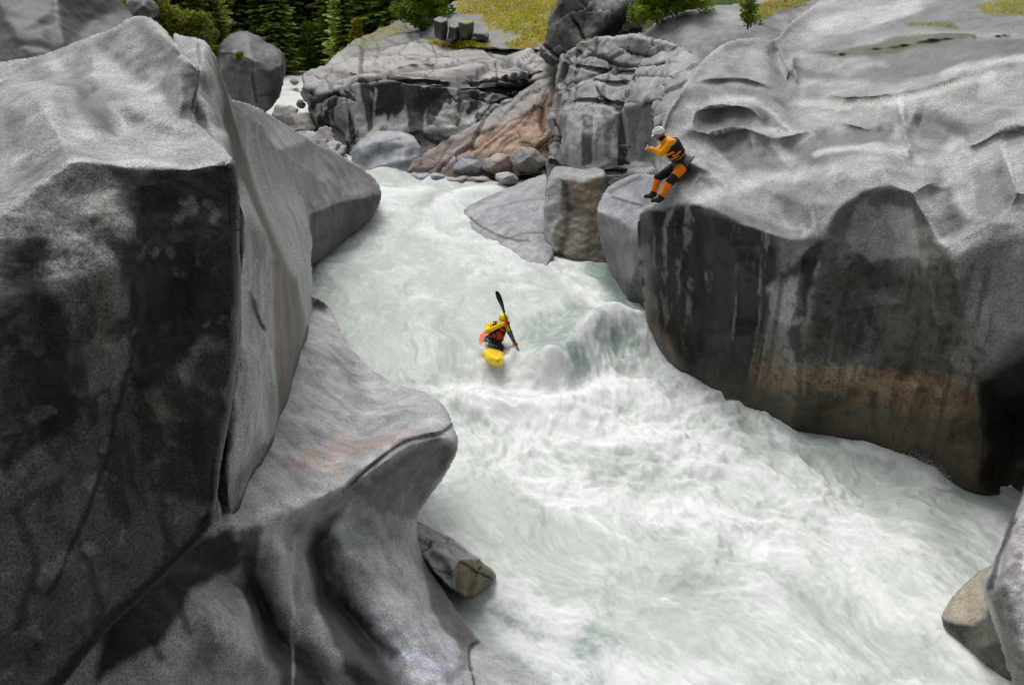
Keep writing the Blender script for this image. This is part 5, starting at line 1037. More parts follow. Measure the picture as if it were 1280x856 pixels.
web = np.clip((n2 - .74) * 3.2, 0, 1) * (.14 + foam * .24) + np.clip((n3 - .78) * 2.6, 0, 1) * .12 * near_
fv = np.clip(fv * .95 + web * .55, 0, 1)
# relief
hgt = zz + .03 * (b1 - .5) + .006 * (b2 - .5) * near_ + .20 * fl(.28, .4, 3, 221) + .09 * (n1) + .02 * (n2 - .6) + .004 * (n3 - .6) * near_
rough_ = region([(530,470),(810,430),(1000,560),(1150,620),(900,700),(600,600)], .8)
hgt += rough_ * (.085 * (b1 - .5) + .008 * (b2 - .5) + .003 * b3 + .13 * fl(.9, 1.2, 3, 231) + .010 * fl(2.6, 3.4, 4, 232, ridged))
for pts, wd, am in [([(690,462),(722,430),(765,408),(800,415)], .5, .48), ([(700,492),(750,470),(810,470)], .4, -.2), ([(560,478),(620,482),(680,495)], .45, -.18), ([(560,500),(640,505),(720,505),(800,480)], .7, .22), ([(700,300),(770,370),(805,420)], .5, -.15), ([(640,270),(730,330),(780,395)], .5, .14),
                    ([(545,258),(590,238),(650,230)], .6, .12), ([(1040,560),(1100,572),(1160,590)], .3, .16), ([(1160,640),(1130,700),(1180,760)], .4, .10), ([(690,640),(800,680),(960,730)], .35, .12), ([(600,770),(680,800),(760,840)], .3, -.07)]:
    hgt += am * blob(pts, wd)
for pts, wd, am in [([(603,446),(607,436)], .16, .16), ([(612,458),(632,458)], .16, .15), ([(641,450),(643,440)], .14, .12)]:
    hgt += am * blob(pts, wd) * (1 + .6 * b1)
hgt = np.where(YW > 33, zz + .35 * fbm(Pw, .4, 4, 240) * sstep(33, 38, YW), hgt)
teal = np.clip(region([(590,745),(670,745),(760,800),(800,870),(640,850)], .3) * .9 + blob([(730,320),(775,370),(795,400)], .5) * .95 + blob([(420,370),(460,420)], 1.2) * .15 + region([(660,400),(740,375),(810,420),(800,455),(720,475),(670,470)], .25) * .75 + blob([(1200,612),(1290,610)], .3) * .6 + blob([(930,540),(1100,575)], .3) * .35 + blob([(540,250),(560,255)], .9) * .3, 0, 1)
gcol = np.array([.47, .52, .475])[None] * (1 - teal[:, None]) + np.array([.22, .30, .265])[None] * teal[:, None]
gcol = gcol * (1 + .10 * fl(.5, 1.2, 4, 251))[:, None]
wc = gcol * (1 - fv[:, None]) + np.array([.735, .75, .74])[None] * fv[:, None]
ny_, nx_w = WX.shape; ii, jj = np.meshgrid(np.arange(ny_ - 1), np.arange(nx_w - 1), indexing='ij'); a0 = (ii * nx_w + jj)
okf = ~((YW.reshape(WX.shape)[:-1, :-1] > 34) & ((XW / YW).reshape(WX.shape)[:-1, :-1] > -.17))
a0 = a0[okf]; wf = np.stack([a0, a0 + 1, a0 + nx_w + 1, a0 + nx_w], -1)
c4 = np.ones((len(XW), 4)); c4[:, :3] = wc; c4[:, 3] = fv
def watermat():
    m, nt, b = newmat('whitewater'); L = nt.links
    a = nt.nodes.new('ShaderNodeAttribute'); a.attribute_name = 'Col'; fla = nt.nodes.new('ShaderNodeAttribute'); fla.attribute_name = 'Flow'
    n = nt.nodes.new('ShaderNodeTexNoise'); n.inputs['Scale'].default_value = 9; n.inputs['Detail'].default_value = 7; n.inputs['Roughness'].default_value = .7; n.inputs['Distortion'].default_value = .6
    L.new(fla.outputs['Vector'], n.inputs['Vector'])
    r = nt.nodes.new('ShaderNodeMapRange'); r.inputs[1].default_value = .3; r.inputs[2].default_value = .7; r.inputs[3].default_value = .86; r.inputs[4].default_value = 1.12; L.new(n.outputs['Fac'], r.inputs[0])
    vm = nt.nodes.new('ShaderNodeVectorMath'); vm.operation = 'SCALE'; L.new(a.outputs['Color'], vm.inputs[0]); L.new(r.outputs[0], vm.inputs['Scale']); L.new(vm.outputs[0], b.inputs['Base Color'])
    rr = nt.nodes.new('ShaderNodeMapRange'); rr.inputs[3].default_value = .30; rr.inputs[4].default_value = .85; L.new(a.outputs['Alpha'], rr.inputs[0]); L.new(rr.outputs[0], b.inputs['Roughness'])
    b.inputs['IOR'].default_value = 1.33; b.inputs['Specular IOR Level'].default_value = .3
    bp = nt.nodes.new('ShaderNodeBump'); bp.inputs['Strength'].default_value = .45; bp.inputs['Distance'].default_value = .02; L.new(n.outputs['Fac'], bp.inputs['Height']); L.new(bp.outputs[0], b.inputs['Normal'])
    return m
MAT['water'] = watermat()
river = tag(mesh_obj('river', np.stack([XW, YW, hgt], -1), wf, MAT['water'], col=c4, uv=np.stack([SW * .6, NW * 1.1, XW * 0], -1)), kind='structure')
def water_z(px, py):
    k = np.argmin((PXW - px) ** 2 + (PYW - py) ** 2); return np.array([XW[k], YW[k], hgt[k]])
# spray: droplets and flecks thrown up where the current breaks
MAT['spray'] = leafmat('spray_foam', (.93, .94, .93), (.93, .94, .93), .4)
rs = random.Random(44); V, Fc = [], []
ico = [(1,0,0),(0,1,0),(-1,0,0),(0,-1,0),(0,0,1),(0,0,-1)]
icf = [(0,1,4),(1,2,4),(2,3,4),(3,0,4),(1,0,5),(2,1,5),(3,2,5),(0,3,5)]
for pts, n, sp, hh, sz in [([(1120,577),(1150,588),(1168,598),(1180,606)], 1400, .10, .13, .005), ([(1172,768),(1185,795),(1215,820),(1250,850)], 500, .06, .08, .004), ([(590,470),(640,485),(720,480),(800,445)], 1500, .30, .16, .006),
                           ([(598,440),(606,452)], 700, .13, .20, .006), ([(690,450),(730,415),(790,400)], 1000, .18, .14, .006), ([(620,716),(640,735),(590,745)], 200, .08, .06, .004), ([(545,256),(575,242)], 200, .2, .1, .008)]:
    q = wl(pts)
    for _ in range(n):
        k = rs.randrange(len(q) - 1); f = rs.random(); x = q[k][0] * (1 - f) + q[k + 1][0] * f + rs.gauss(0, sp); y = q[k][1] * (1 - f) + q[k + 1][1] * f + rs.gauss(0, sp)
        dxp, dyp = project(np.array([x, y, float(wbase(x, y))])); bz = water_z(float(dxp), float(dyp))[2]
        z = bz + abs(rs.gauss(0, hh)) * .7; r = sz * rs.uniform(.35, 1.2); o = len(V)
        for c in ico: V.append((x + c[0] * r, y + c[1] * r, z + c[2] * r * rs.uniform(.8, 1.6)))
        Fc += [[o + i for i in t] for t in icf]
tag(mesh_obj('spray', V, Fc, MAT['spray'], col=np.ones((len(V), 3))), kind='stuff')
# ---------------------------------------------------------------- bodies: blended tapered limbs polygonised as one skin
def sdf_mesh(bones, res, k=.03, extra=None, cut=None, margin=.05):
    """bones: (p, r, q, s, tag[, squash]) ; returns verts, faces, nearest tag"""
    lo = np.min([np.minimum(np.array(b[0]) - b[1], np.array(b[2]) - b[3]) for b in bones], 0) - margin
    hi = np.max([np.maximum(np.array(b[0]) + b[1], np.array(b[2]) + b[3]) for b in bones], 0) + margin
    n = np.ceil((hi - lo) / res).astype(int) + 1
    ax = [lo[i] + np.arange(n[i]) * res for i in range(3)]
    D = np.full(n, .2)
    def cap(P, b):
        p, q = np.array(b[0], float), np.array(b[2], float); d = q - p; l2 = max(d @ d, 1e-9)
        t = np.clip(((P - p) @ d) / l2, 0, 1); v = P - p - t[..., None] * d
        if len(b) > 5 and b[5] is not None:
            axis, f = b[5]; axis = np.array(axis, float); axis /= np.linalg.norm(axis); v = v + ((v @ axis) * (f - 1))[..., None] * axis
        return np.linalg.norm(v, axis=-1) - (b[1] + (b[3] - b[1]) * t)
    for b in bones:
        m = max(b[1], b[3]) + .10
        l = np.minimum(b[0], b[2]) - m; h = np.maximum(b[0], b[2]) + m
        sl = tuple(slice(max(0, int((l[i] - lo[i]) / res)), min(n[i], int((h[i] - lo[i]) / res) + 2)) for i in range(3))
        P = np.stack(np.meshgrid(ax[0][sl[0]], ax[1][sl[1]], ax[2][sl[2]], indexing='ij'), -1)
        d = cap(P, b); A = D[sl]; kk = min(k, .8 * min(b[1], b[3]) + .004)
        hh = np.maximum(kk - np.abs(A - d), 0) / kk; D[sl] = np.minimum(A, d) - hh * hh * kk * .25
    if cut is not None or extra is not None:
        P = np.stack(np.meshgrid(*ax, indexing='ij'), -1)
        if extra is not None: D = extra(P, D)
        if cut is not None: D = np.maximum(D, cut(P))
    ins = D < 0
    c = ins[:-1, :-1, :-1].astype(int)
    cs = [(a, b, g) for a in (0, 1) for b in (0, 1) for g in (0, 1)]
    cnt = sum(ins[a:n[0] - 1 + a, b:n[1] - 1 + b, g:n[2] - 1 + g].astype(int) for a, b, g in cs)
    act = (cnt > 0) & (cnt < 8); idx = -np.ones(act.shape, int); I = np.argwhere(act); idx[act] = np.arange(len(I))
    acc = np.zeros((len(I), 3)); num = np.zeros(len(I))
    edges = [(p, q) for p in cs for q in cs if sum(q) - sum(p) == 1 and all(q[i] >= p[i] for i in range(3))]
    for p, q in edges:
        dp = D[I[:, 0] + p[0], I[:, 1] + p[1], I[:, 2] + p[2]]; dq = D[I[:, 0] + q[0], I[:, 1] + q[1], I[:, 2] + q[2]]
        m = (dp < 0) != (dq < 0); t = np.where(m, dp / np.where(m, dp - dq, 1), 0)
        acc += np.where(m[:, None], np.array(p) + t[:, None] * (np.array(q) - np.array(p)), 0); num += m
    V = lo + (I + acc / num[:, None]) * res
    Fc = []
    for axis in range(3):
        o1, o2 = [a for a in range(3) if a != axis]
        s0 = [slice(1, n[i] - 1) for i in range(3)]; s0[axis] = slice(0, n[axis] - 1); s1 = list(s0); s1[axis] = slice(1, n[axis])
        A, B = ins[tuple(s0)], ins[tuple(s1)]; e = np.argwhere(A != B); fl_ = A[A != B]
        base = e.copy(); base[:, o1] += 1; base[:, o2] += 1
        def cell(d1, d2):
            c_ = base.copy(); c_[:, o1] -= d1; c_[:, o2] -= d2; return idx[c_[:, 0], c_[:, 1], c_[:, 2]]
        q = np.stack([cell(1, 1), cell(0, 1), cell(0, 0), cell(1, 0)], -1)
        flip = fl_ if axis != 1 else ~fl_
        q[~flip] = q[~flip][:, ::-1]; Fc.append(q)
    Fc = np.concatenate(Fc); Fc = Fc[(Fc >= 0).all(1)]
    best = np.full(len(V), 9.); tg = np.empty(len(V), object)
    for b in bones:
        d = cap(V, b); m = d < best; best[m] = d[m]; tg[m] = b[4]
    return V, Fc, tg
def paintbody(V, tg, colors, rule=None):
    c = np.array([colors[t] for t in tg], float)
    if rule is not None: c = rule(V, tg, c)
    return c
MAT['cloth'] = attrmat('dry_suit_cloth', rough=.65, spec=.3, fine=90, amt=.12, bump=.35, bdist=.012, coarse=16)
MAT['plastic'] = attrmat('glossy_plastic', rough=.28, spec=.5, fine=30, amt=.05, bump=.05, bdist=.004, coarse=8)
ORG, YEL, BLKC, SKIN, GREY, SHOE, RED = (.95, .22, .008), (.95, .36, .010), (.016, .016, .018), (.42, .20, .14), (.10, .10, .11), (.035, .026, .022), (.62, .07, .03)
def v3(*a): return np.array(a, float)
def hand(p, d, up, s, tagn, curl=.9, spread=1.0, thumb=1):
    """palm + five bent fingers. p wrist, d pointing direction, up = back of the hand"""
    d = v3(*d) / np.linalg.norm(d); up = v3(*up) - (v3(*up) @ d) * d; up /= np.linalg.norm(up); sd = np.cross(d, up) * thumb
    B = [(p, .024 * s, p + d * .03 * s, .026 * s, tagn)]
    for j, (o, ln) in enumerate([(-.028, .066), (-.0095, .078), (.0095, .083), (.028, .074)]):
        b0 = p + d * .02 * s + sd * o * .6 * s; k = p + d * .088 * s + sd * o * s * spread
        B.append((b0, .015 * s, k, .011 * s, tagn))
        a1 = k + (d * math.cos(curl * .7) - up * math.sin(curl * .7)) * ln * .45 * s; a2 = a1 + (d * math.cos(curl * 1.9) - up * math.sin(curl * 1.9)) * ln * .33 * s
        a3 = a2 + (d * math.cos(curl * 2.8) - up * math.sin(curl * 2.8)) * ln * .25 * s
        B += [(k, .0105 * s, a1, .0095 * s, tagn), (a1, .0095 * s, a2, .009 * s, tagn), (a2, .009 * s, a3, .0075 * s, tagn)]
    t0 = p + d * .028 * s + sd * .02 * s; t1 = t0 + (d * .6 + sd * .8) * .038 * s; t2 = t1 + (d * .9 + sd * .1 - up * .45) * .03 * s; t3 = t2 + (d * .6 - up * .7 - sd * .2) * .024 * s
    B += [(t0, .015 * s, t1, .012 * s, tagn), (t1, .012 * s, t2, .0105 * s, tagn), (t2, .0105 * s, t3, .009 * s, tagn)]
    return B
def head(c, f, up, skin):
    f = v3(*f) / np.linalg.norm(f); up = v3(*up) - (v3(*up) @ f) * f; up /= np.linalg.norm(up); s = np.cross(f, up)
    return [(c + up * .02 - f * .012, .088, c + up * .03 + f * .012, .082, skin, (s, 1.12)), (c + f * .03 - up * .05, .062, c + f * .045 - up * .075, .042, skin, (s, 1.1)),
            (c + f * .088 + up * .012, .011, c + f * .108 - up * .018, .014, skin), (c + f * .085 + up * .03 + s * .03, .014, c + f * .085 + up * .03 - s * .03, .014, skin),
            (c + f * .080 - up * .052 - s * .018, .009, c + f * .080 - up * .052 + s * .018, .009, 'lip'), (c + f * .083 + up * .008 + s * .032, .009, c + f * .083 + up * .008 + s * .034, .009, 'eye'), (c + f * .083 + up * .008 - s * .032, .009, c + f * .083 + up * .008 - s * .034, .009, 'eye'),
            (c + s * .082 - up * .012, .016, c + s * .084 + up * .014, .017, skin), (c - s * .082 - up * .012, .016, c - s * .084 + up * .014, .017, skin)]
def helmet(c, f, up, parent, col, res=.008, vents=True):
    f = v3(*f) / np.linalg.norm(f); up = v3(*up) - (v3(*up) @ f) * f; up /= np.linalg.norm(up); s = np.cross(f, up); c0 = c + up * .03
    def ex(P, D):
        q = P - c0; a, b, g = q @ f, q @ s, q @ up
        outer = np.sqrt((a / .130) ** 2 + (b / .108) ** 2 + (g / .120) ** 2); D = (outer - 1) * .11
        inner = np.sqrt((a / .115) ** 2 + (b / .094) ** 2 + (g / .108) ** 2); D = np.maximum(D, -(inner - 1) * .1)
        D = np.maximum(D, -(g + .012 + .45 * np.clip(-a, -.2, .035) * 1.0 + .0))          # open face, deeper at the nape and ears
        brim = np.maximum(np.sqrt(((a - .105) / .05) ** 2 + (b / .085) ** 2) - 1, np.abs(g - .012 + .25 * (a - .1)) / .008 - 1) * .01; D = np.minimum(D, brim)
        for aa in (-.04, .0, .04):
            for bb in (-.045, .045): D = np.maximum(D, .012 - np.sqrt((a - aa) ** 2 * .35 + (b - bb) ** 2 + np.minimum(g - .05, 0) ** 2)) if vents else D
        return D
    V, Fc, _ = sdf_mesh([(c0 - .01 * f, .12, c0 + .03 * f, .12, 'h')], res, extra=ex, margin=.06)
    return mesh_obj('helmet', V, Fc, MAT['plastic'], parent, True, np.tile(v3(*col), (len(V), 1)))
def rel(base, o):  # vertices relative to the thing's base
    return o
def ring_bones(c, ax1, ax2, r1, r2, r, n, tg, lift=None):
    out = []; P = [c + ax1 * r1 * math.cos(2 * math.pi * k / n) + ax2 * r2 * math.sin(2 * math.pi * k / n) for k in range(n)]
    for k in range(n): out.append((P[k], r, P[(k + 1) % n], r, tg))
    return out

# ---- the watcher leaning on the rock with a small camera
cliffob = bpy.data.objects['cliff']
n = len(cliffob.data.vertices); CPs = np.empty(n * 3); cliffob.data.vertices.foreach_get('co', CPs); CPs = CPs.reshape(-1, 3); cpx, cpy = project(CPs)
def surfY(px, py):
    k = np.argsort((cpx - px) ** 2 + (cpy - py) ** 2)[:8]; return float(CPs[k, 1].min())
def pt(px, py, Y): return at(px, py, Y)
Yh = surfY(858, 208) - .10
hip = pt(853, 206, Yh); footL = pt(821, 247, surfY(823, 258) - .02); 
Ys = Yh - .02
neck = pt(832, 176, Ys - .06); chest = pt(840, 184, Ys - .03); belly = pt(847, 195, Yh - .03)
headc = pt(824, 168, Ys - .06); fh = v3(-.82, .10, -.42); uh = v3(-.42, 0, .85)
side = v3(.12, 1, 0); side /= np.linalg.norm(side)     # from near side to far side
shn, shf = chest + v3(-.05, -.15, .10), chest + v3(-.05, .15, .10)
hn, hf = hip + v3(0, -.10, -.02), hip + v3(-.03, .11, -.02)
kn = pt(838, 227, 0 + Yh - .38); kf = pt(823, 222, Yh - .02)
an = pt(826, 245, 0 + Yh - .42); af = pt(817, 240, Yh - .06)
en, ef = pt(826, 192, Ys - .26), pt(822, 190, Ys + .10)
wn, wf = pt(815.5, 186.5, Ys - .14), pt(814.5, 185.5, Ys + .02)
base = v3(*((an + af) / 2)); base[2] -= .08
bones = head(headc, fh, uh, 'skin') + [(neck + v3(.01, 0, -.02), .058, headc - v3(-.03, 0, .05), .055, 'black'),
    (chest, .135, belly, .125, 'yel', (side, .82)), (neck + v3(.02, 0, -.05), .10, chest, .14, 'yel', (side, .8)), (belly, .125, hip, .135, 'black', (side, .82)), (hn, .10, hf, .10, 'black'),
    (shn, .068, neck, .06, 'yel'), (shf, .068, neck, .06, 'yel'),
    (shn, .066, en, .052, 'yel'), (en, .052, wn, .036, 'yel'), (shf, .066, ef, .052, 'yel'), (ef, .052, wf, .036, 'yel'),
    (hn, .105, kn, .072, 'thigh'), (kn, .070, an, .050, 'shin'), (hf, .105, kf, .072, 'thigh'), (kf, .070, af, .050, 'shin')]
bones += hand(wn, (-.9, .25, .15), (0, -.7, .7), 1.05, 'skin', .7, thumb=-1) + hand(wf, (-.9, -.1, .15), (0, .7, .7), 1.05, 'skin', .7, thumb=1)
for a_ in (an, af): bones += [(a_ + v3(.02, 0, -.05), .045, a_ + v3(-.04, -.01, -.075), .045, 'shoe'), (a_ + v3(-.04, -.01, -.075), .045, a_ + v3(-.16, -.03, -.085), .034, 'shoe')]
bones = [tuple([b[0], b[1] * (1.0 if b[4] in ('skin', 'lip', 'eye') else 1.17), b[2], b[3] * (1.0 if b[4] in ('skin', 'lip', 'eye') else 1.17)]) + tuple(b[4:]) for b in bones]
V, Fc, tg = sdf_mesh(bones, .011, .035)
V = V + (fbm(V, 9, 3, 4) * .010 * np.array([t not in ('skin', 'lip', 'eye') for t in tg]))[:, None] * v3(.6, .6, .3)
def rule(V, tg, c):
    q = V; wr = fbm(V, 7, 3, 5)
    m = (tg == 'thigh')
    # orange panel down each thigh, orange lower legs with black calves
    for h_, k_ in ((hn, kn), (hf, kf)):
        d = k_ - h_; t = ((V - h_) @ d) / (d @ d); near = np.linalg.norm(V - h_ - t[:, None] * d, axis=1) < .2
        lat = ((V - h_ - t[:, None] * d) @ v3(-.35, -1, .1)) / .11
        c[m & near & (t > .15) & (t < .72) & (lat > .3) & (h_[1] < hip[1])] = ORG
    m = (tg == 'shin')
    for k_, a_ in ((kn, an), (kf, af)):
        d = a_ - k_; t = ((V - k_) @ d) / (d @ d); r = V - k_ - t[:, None] * d; near = np.linalg.norm(r, axis=1) < .11
        frontal = (r @ v3(-.5, -.8, 0)) > -.03
        c[m & near & (t > .15) & ((frontal) | (t > .72)) & (t < .98)] = ORG
    m = tg == 'yel'; low = (V[:, 2] < en[2] + .12); c[m] = YEL
    return c
cols = dict(skin=SKIN, black=BLKC, yel=YEL, thigh=BLKC, shin=BLKC, shoe=SHOE, eye=(.03,.02,.02), lip=(.35,.12,.10))
wr_ = fbm(V, 9, 3, 6) * .006
person = mesh_obj('person', V - base, Fc, MAT['cloth'], None, True, paintbody(V, tg, cols, rule)); person.location = base
tag(person, 'person in white helmet and orange and black dry suit leaning on the cliff and filming', 'person')
def child(o, parent=person, b=base):
    o.data.transform(__import__('mathutils').Matrix.Translation(-Vector(b))); o.parent = parent; return o
child(helmet(headc, fh, uh, None, (.78, .78, .78)))
# life vest: padded shell round the chest
tdir = belly - chest; tdir /= np.linalg.norm(tdir); fwd = v3(-1, 0, 0) - (v3(-1, 0, 0) @ tdir) * tdir; fwd /= np.linalg.norm(fwd)
vb = [(chest - tdir * .03, .192, belly - tdir * .02, .18, 'v', (side, .80))]
def vcut(P):
    q = P - chest; a = q @ tdir; return np.maximum(-(a + .10), a - .20)
V, Fc, tg = sdf_mesh(vb, .011, .02, cut=vcut); q = V - chest; s_, f_, a_ = q @ side, q @ fwd, q @ tdir
cc = np.tile(v3(*BLKC), (len(V), 1)); cc[(np.abs(a_ - .07 + .15 * s_) < .016) & (f_ > -.10) & (f_ < .09)] = ORG; cc[(np.abs(a_ - .15) < .012) & (f_ > -.02)] = YEL; cc[(a_ > .0) & (a_ < .05) & (f_ > .02) & (s_ < .03)] = ORG
vest = child(mesh_obj('life_vest', V, Fc, MAT['cloth'], None, True, cc))
pk, pf, _ = sdf_mesh([(chest + tdir * .10 + fwd * .165 - side * .05, .030, chest + tdir * .10 + fwd * .165 + side * .05, .030, 'p')], .012)
vp = mesh_obj('pocket', pk - base, pf, MAT['cloth'], vest, True, np.tile(v3(*YEL), (len(pk), 1)))
for sg in (-1, 1):
    st = [(chest + side * .09 * sg + fwd * .13 - tdir * .06, .02, chest + side * .085 * sg - tdir * .15 + fwd * .04, .02, 's'), (chest + side * .085 * sg - tdir * .15 + fwd * .04, .02, chest + side * .09 * sg - fwd * .14 - tdir * .04, .02, 's')]
    pk, pf, _ = sdf_mesh(st, .01); mesh_obj('shoulder_strap', pk - base, pf, MAT['cloth'], vest, True, np.tile(v3(*BLKC), (len(pk), 1)))
# neoprene spray skirt hanging round the hips
sk = []
r0 = 20
V, Fc = [], []
upv = -(hip - belly) / np.linalg.norm(hip - belly)
for k, (t, ra, rb) in enumerate([(-.02, .135, .17), (.04, .15, .19), (.09, .19, .22), (.13, .235, .25), (.145, .24, .255), (.125, .225, .24), (.08, .18, .21), (.03, .14, .18)]):
    for j in range(32):
        a = 2 * math.pi * j / 32; fl_ = 1 + .07 * math.sin(a * 5) * t / .14
        V.append(belly - upv * (t * 1.3 + .06 + .015 * math.sin(3 * a)) + fwd * math.cos(a) * ra * 1.15 * fl_ + side * math.sin(a) * rb * 1.12 * fl_ * .85 + v3(0, 0, -.02 * math.cos(a) * t / .14))
for k in range(7):
    for j in range(32): Fc.append([k * 32 + j, k * 32 + (j + 1) % 32, (k + 1) * 32 + (j + 1) % 32, (k + 1) * 32 + j])
child(mesh_obj('spray_skirt', V, Fc, MAT['cloth'], None, True, np.tile(v3(.13, .13, .145), (len(V), 1))))
# small camera in both hands
cpos = (wn + wf) / 2 + v3(-.085, 0, .03)
def boxm(c, sx, sy, sz, bev=.006):
    import bmesh
    bm = bmesh.new(); bmesh.ops.create_cube(bm, size=1); bmesh.ops.scale(bm, vec=(sx, sy, sz), verts=bm.verts); bmesh.ops.bevel(bm, geom=bm.edges[:], offset=bev, segments=2, affect='EDGES')
    bmesh.ops.translate(bm, vec=c, verts=bm.verts); v = [tuple(x.co) for x in bm.verts]; idm = {x: i for i, x in enumerate(bm.verts)}; f = [[idm[y] for y in x.verts] for x in bm.faces]; bm.free(); return v, f
MAT['silver'] = simple('silver_plastic', (.55, .55, .56), .35, vary=.05); MAT['blackp'] = simple('black_plastic', (.015, .015, .016), .4, vary=.1)
camroot = empty('compact_camera', tuple(cpos), 'small silver compact camera held up by the person in the white helmet', 'camera')
v, f = boxm((0, 0, 0), .03, .10, .062); mesh_obj('body', v, f, MAT['silver'], camroot)
v, f = tube_mesh([(-.012, -.01, 0), (-.036, -.01, 0)], [.024, .021], 20); mesh_obj('lens', v, f, MAT['blackp'], camroot)
v, f = boxm((.0165, 0, 0), .002, .07, .045, .0008); mesh_obj('screen', v, f, MAT['blackp'], camroot)
v, f = tube_mesh([(0, .03, .030), (0, .03, .037)], [.008, .008], 12); mesh_obj('button', v, f, MAT['silver'], camroot)

# ---- kayak, running bow-first towards the viewer
W0 = water_z(617, 433); kb = v3(W0[0], W0[1], W0[2])
kroot = empty('kayak', (0, 0, 0), 'yellow and red whitewater kayak punching through the rapid under the kayaker', 'kayak')
kb = kb + v3(-.03, .05, -.17); hd = v3(.06, -1, .03); hd /= np.linalg.norm(hd); ks = np.cross(hd, v3(.30, 0, 1)); ks /= np.linalg.norm(ks); ku = np.cross(ks, hd)
ksec = [(-1.28, .03, .05, .24, .16), (-1.15, .14, .09, .19, .10), (-.85, .25, .13, .15, .02), (-.45, .31, .165, .145, -.03), (0, .33, .175, .14, -.05), (.40, .31, .175, .15, -.03), (.75, .26, .165, .16, .02), (1.0, .20, .14, .19, .08), (1.2, .12, .10, .23, .15), (1.30, .03, .04, .27, .20)]
V, Fc, C = [], [], []; NS = 28
ys = np.linspace(-1.28, 1.30, 48); ar = np.array(ksec)
for y in ys:
    wd, ht, _, zc = [float(np.interp(y, ar[:, 0], ar[:, k])) for k in (1, 2, 3, 4)]
    wd = max(wd, .02)
    for j in range(NS):
        a = 2 * math.pi * j / NS; ca, sa = math.cos(a), math.sin(a)
        e = .75 if sa < 0 else .9; x = wd * np.sign(ca) * abs(ca) ** e; z = zc + .10 + ht * (np.sign(sa) * abs(sa) ** e) * (1.0 if sa > 0 else .85)
        if abs(y) < .43 and sa > .35: z = min(z, zc + .10 + ht * .86)
        V.append(kb + hd * y * .93 + ks * x * (.9 if y > .7 else 1.05) + ku * z)
        n_ = .06 * math.sin(7 * x + 3 * y); yel = y + n_ > .56
        C.append((.88, .62, .01) if yel else ((.80, .10, .025) if y < .12 else (.85, .30, .02)))
for k in range(len(ys) - 1):
    for j in range(NS): Fc.append([k * NS + j, k * NS + (j + 1) % NS, (k + 1) * NS + (j + 1) % NS, (k + 1) * NS + j])
Fc.append(list(range(NS))); Fc.append([(len(ys) - 1) * NS + j for j in range(NS)][::-1])
V = np.array(V); kroot.location = tuple(kb)
mesh_obj('hull', V - kb, Fc, MAT['plastic'], kroot, True, np.array(C))
rim_ = []
def kp(y, x, z): return hd * y + ks * x + ku * z
pts_ = [kp(.44 * math.cos(2 * math.pi * k / 36), .235 * math.sin(2 * math.pi * k / 36), .225) for k in range(36)]
rb_ = [(pts_[k], .018, pts_[(k + 1) % 36], .018, 'r') for k in range(36)]
v, f, _ = sdf_mesh(rb_, .012, .01); mesh_obj('cockpit_rim', v, f, MAT['blackp'], kroot)
v, f = tube_mesh([kp(1.02, -.03, .235), kp(1.05, -.02, .275), kp(1.05, .02, .275), kp(1.02, .03, .235)], [.011] * 4, 8); mesh_obj('grab_handle', v, f, MAT['blackp'], kroot)
for sx_ in (-1, 1):
    v, f = tube_mesh([kp(.80, .10 * sx_, .238), kp(.80, .10 * sx_, .249)], [.022, .020], 12); mesh_obj('deck_bolt', v, f, MAT['blackp'], kroot)
# kayaker
def kw(px, py, dy=0): return at(px, py, kb[1] + dy)
seat = kb + kp(-.02, 0, .22)
kbelly = seat + ku * .12; kchest = kw(623, 411, .02); kneck = kw(627, 404, .0); khead = kw(629.5, 399.5, -.06)
fk = v3(.15, -1, -.35); uk = v3(.12, -.3, 1); kside = v3(1, .12, 0); kside /= np.linalg.norm(kside)
sR, sL = kchest + kside * -.20 + v3(0, 0, .08), kchest + kside * .17 + v3(0, 0, .09)
hT, hB = kw(634.8, 403.5, -.30), kw(645, 430, -.42)      # the two fists on the shaft
eL = kw(637, 415, -.18); wB = hB + v3(-.05, .05, .05); eR = kw(609, 414, -.20); wT = hT + v3(-.08, .04, -.03)
sh = hT - hB; sh /= np.linalg.norm(sh)
bones = head(khead, fk, uk, 'skin') + [(kneck - v3(0, 0, .04), .058, khead - v3(0, -.02, .05), .052, 'yel'), (seat, .15, kbelly, .145, 'black', (v3(0, 1, 0), 1.2)), (kbelly, .145, kchest, .15, 'yel', (v3(0, 1, 0), 1.2)),
    (sR, .072, kneck - v3(0, 0, .06), .07, 'yel'), (sL, .072, kneck - v3(0, 0, .06), .07, 'yel'), (sR, .068, eR, .055, 'yel'), (eR, .055, wT, .036, 'yel'), (sL, .068, eL, .055, 'yel'), (eL, .055, wB, .036, 'cuff')]
bones += hand(wB, hB - wB, -np.cross(sh, hB - wB) * 0 + v3(0, -1, .3), 1.0, 'glove', 1.0) + hand(wT, hT - wT, v3(0, -1, .3), 1.0, 'glove', 1.0)
V, Fc, tg = sdf_mesh(bones, .012, .04)
cols = dict(skin=SKIN, black=BLKC, yel=(.86, .58, .02), cuff=GREY, glove=(.72, .10, .05), eye=(.02,.02,.02), lip=(.35,.12,.1))
kayaker = mesh_obj('person', V - seat, Fc, MAT['cloth'], None, True, paintbody(V, tg, cols)); kayaker.location = seat
tag(kayaker, 'kayaker in yellow helmet and jacket with red and black life vest in mid-rapid', 'person')
child(helmet(khead, fk, uk, None, (.86, .60, .02), vents=False), kayaker, seat)
v, f, _ = sdf_mesh([(khead + v3(*fk) * .08 + kside * -.05, .022, khead + v3(*fk) * .08 + kside * .05, .022, 'g')], .01); child(mesh_obj('sunglasses', v, f, MAT['blackp']), kayaker, seat)
td = kbelly - kchest; td /= np.linalg.norm(td)
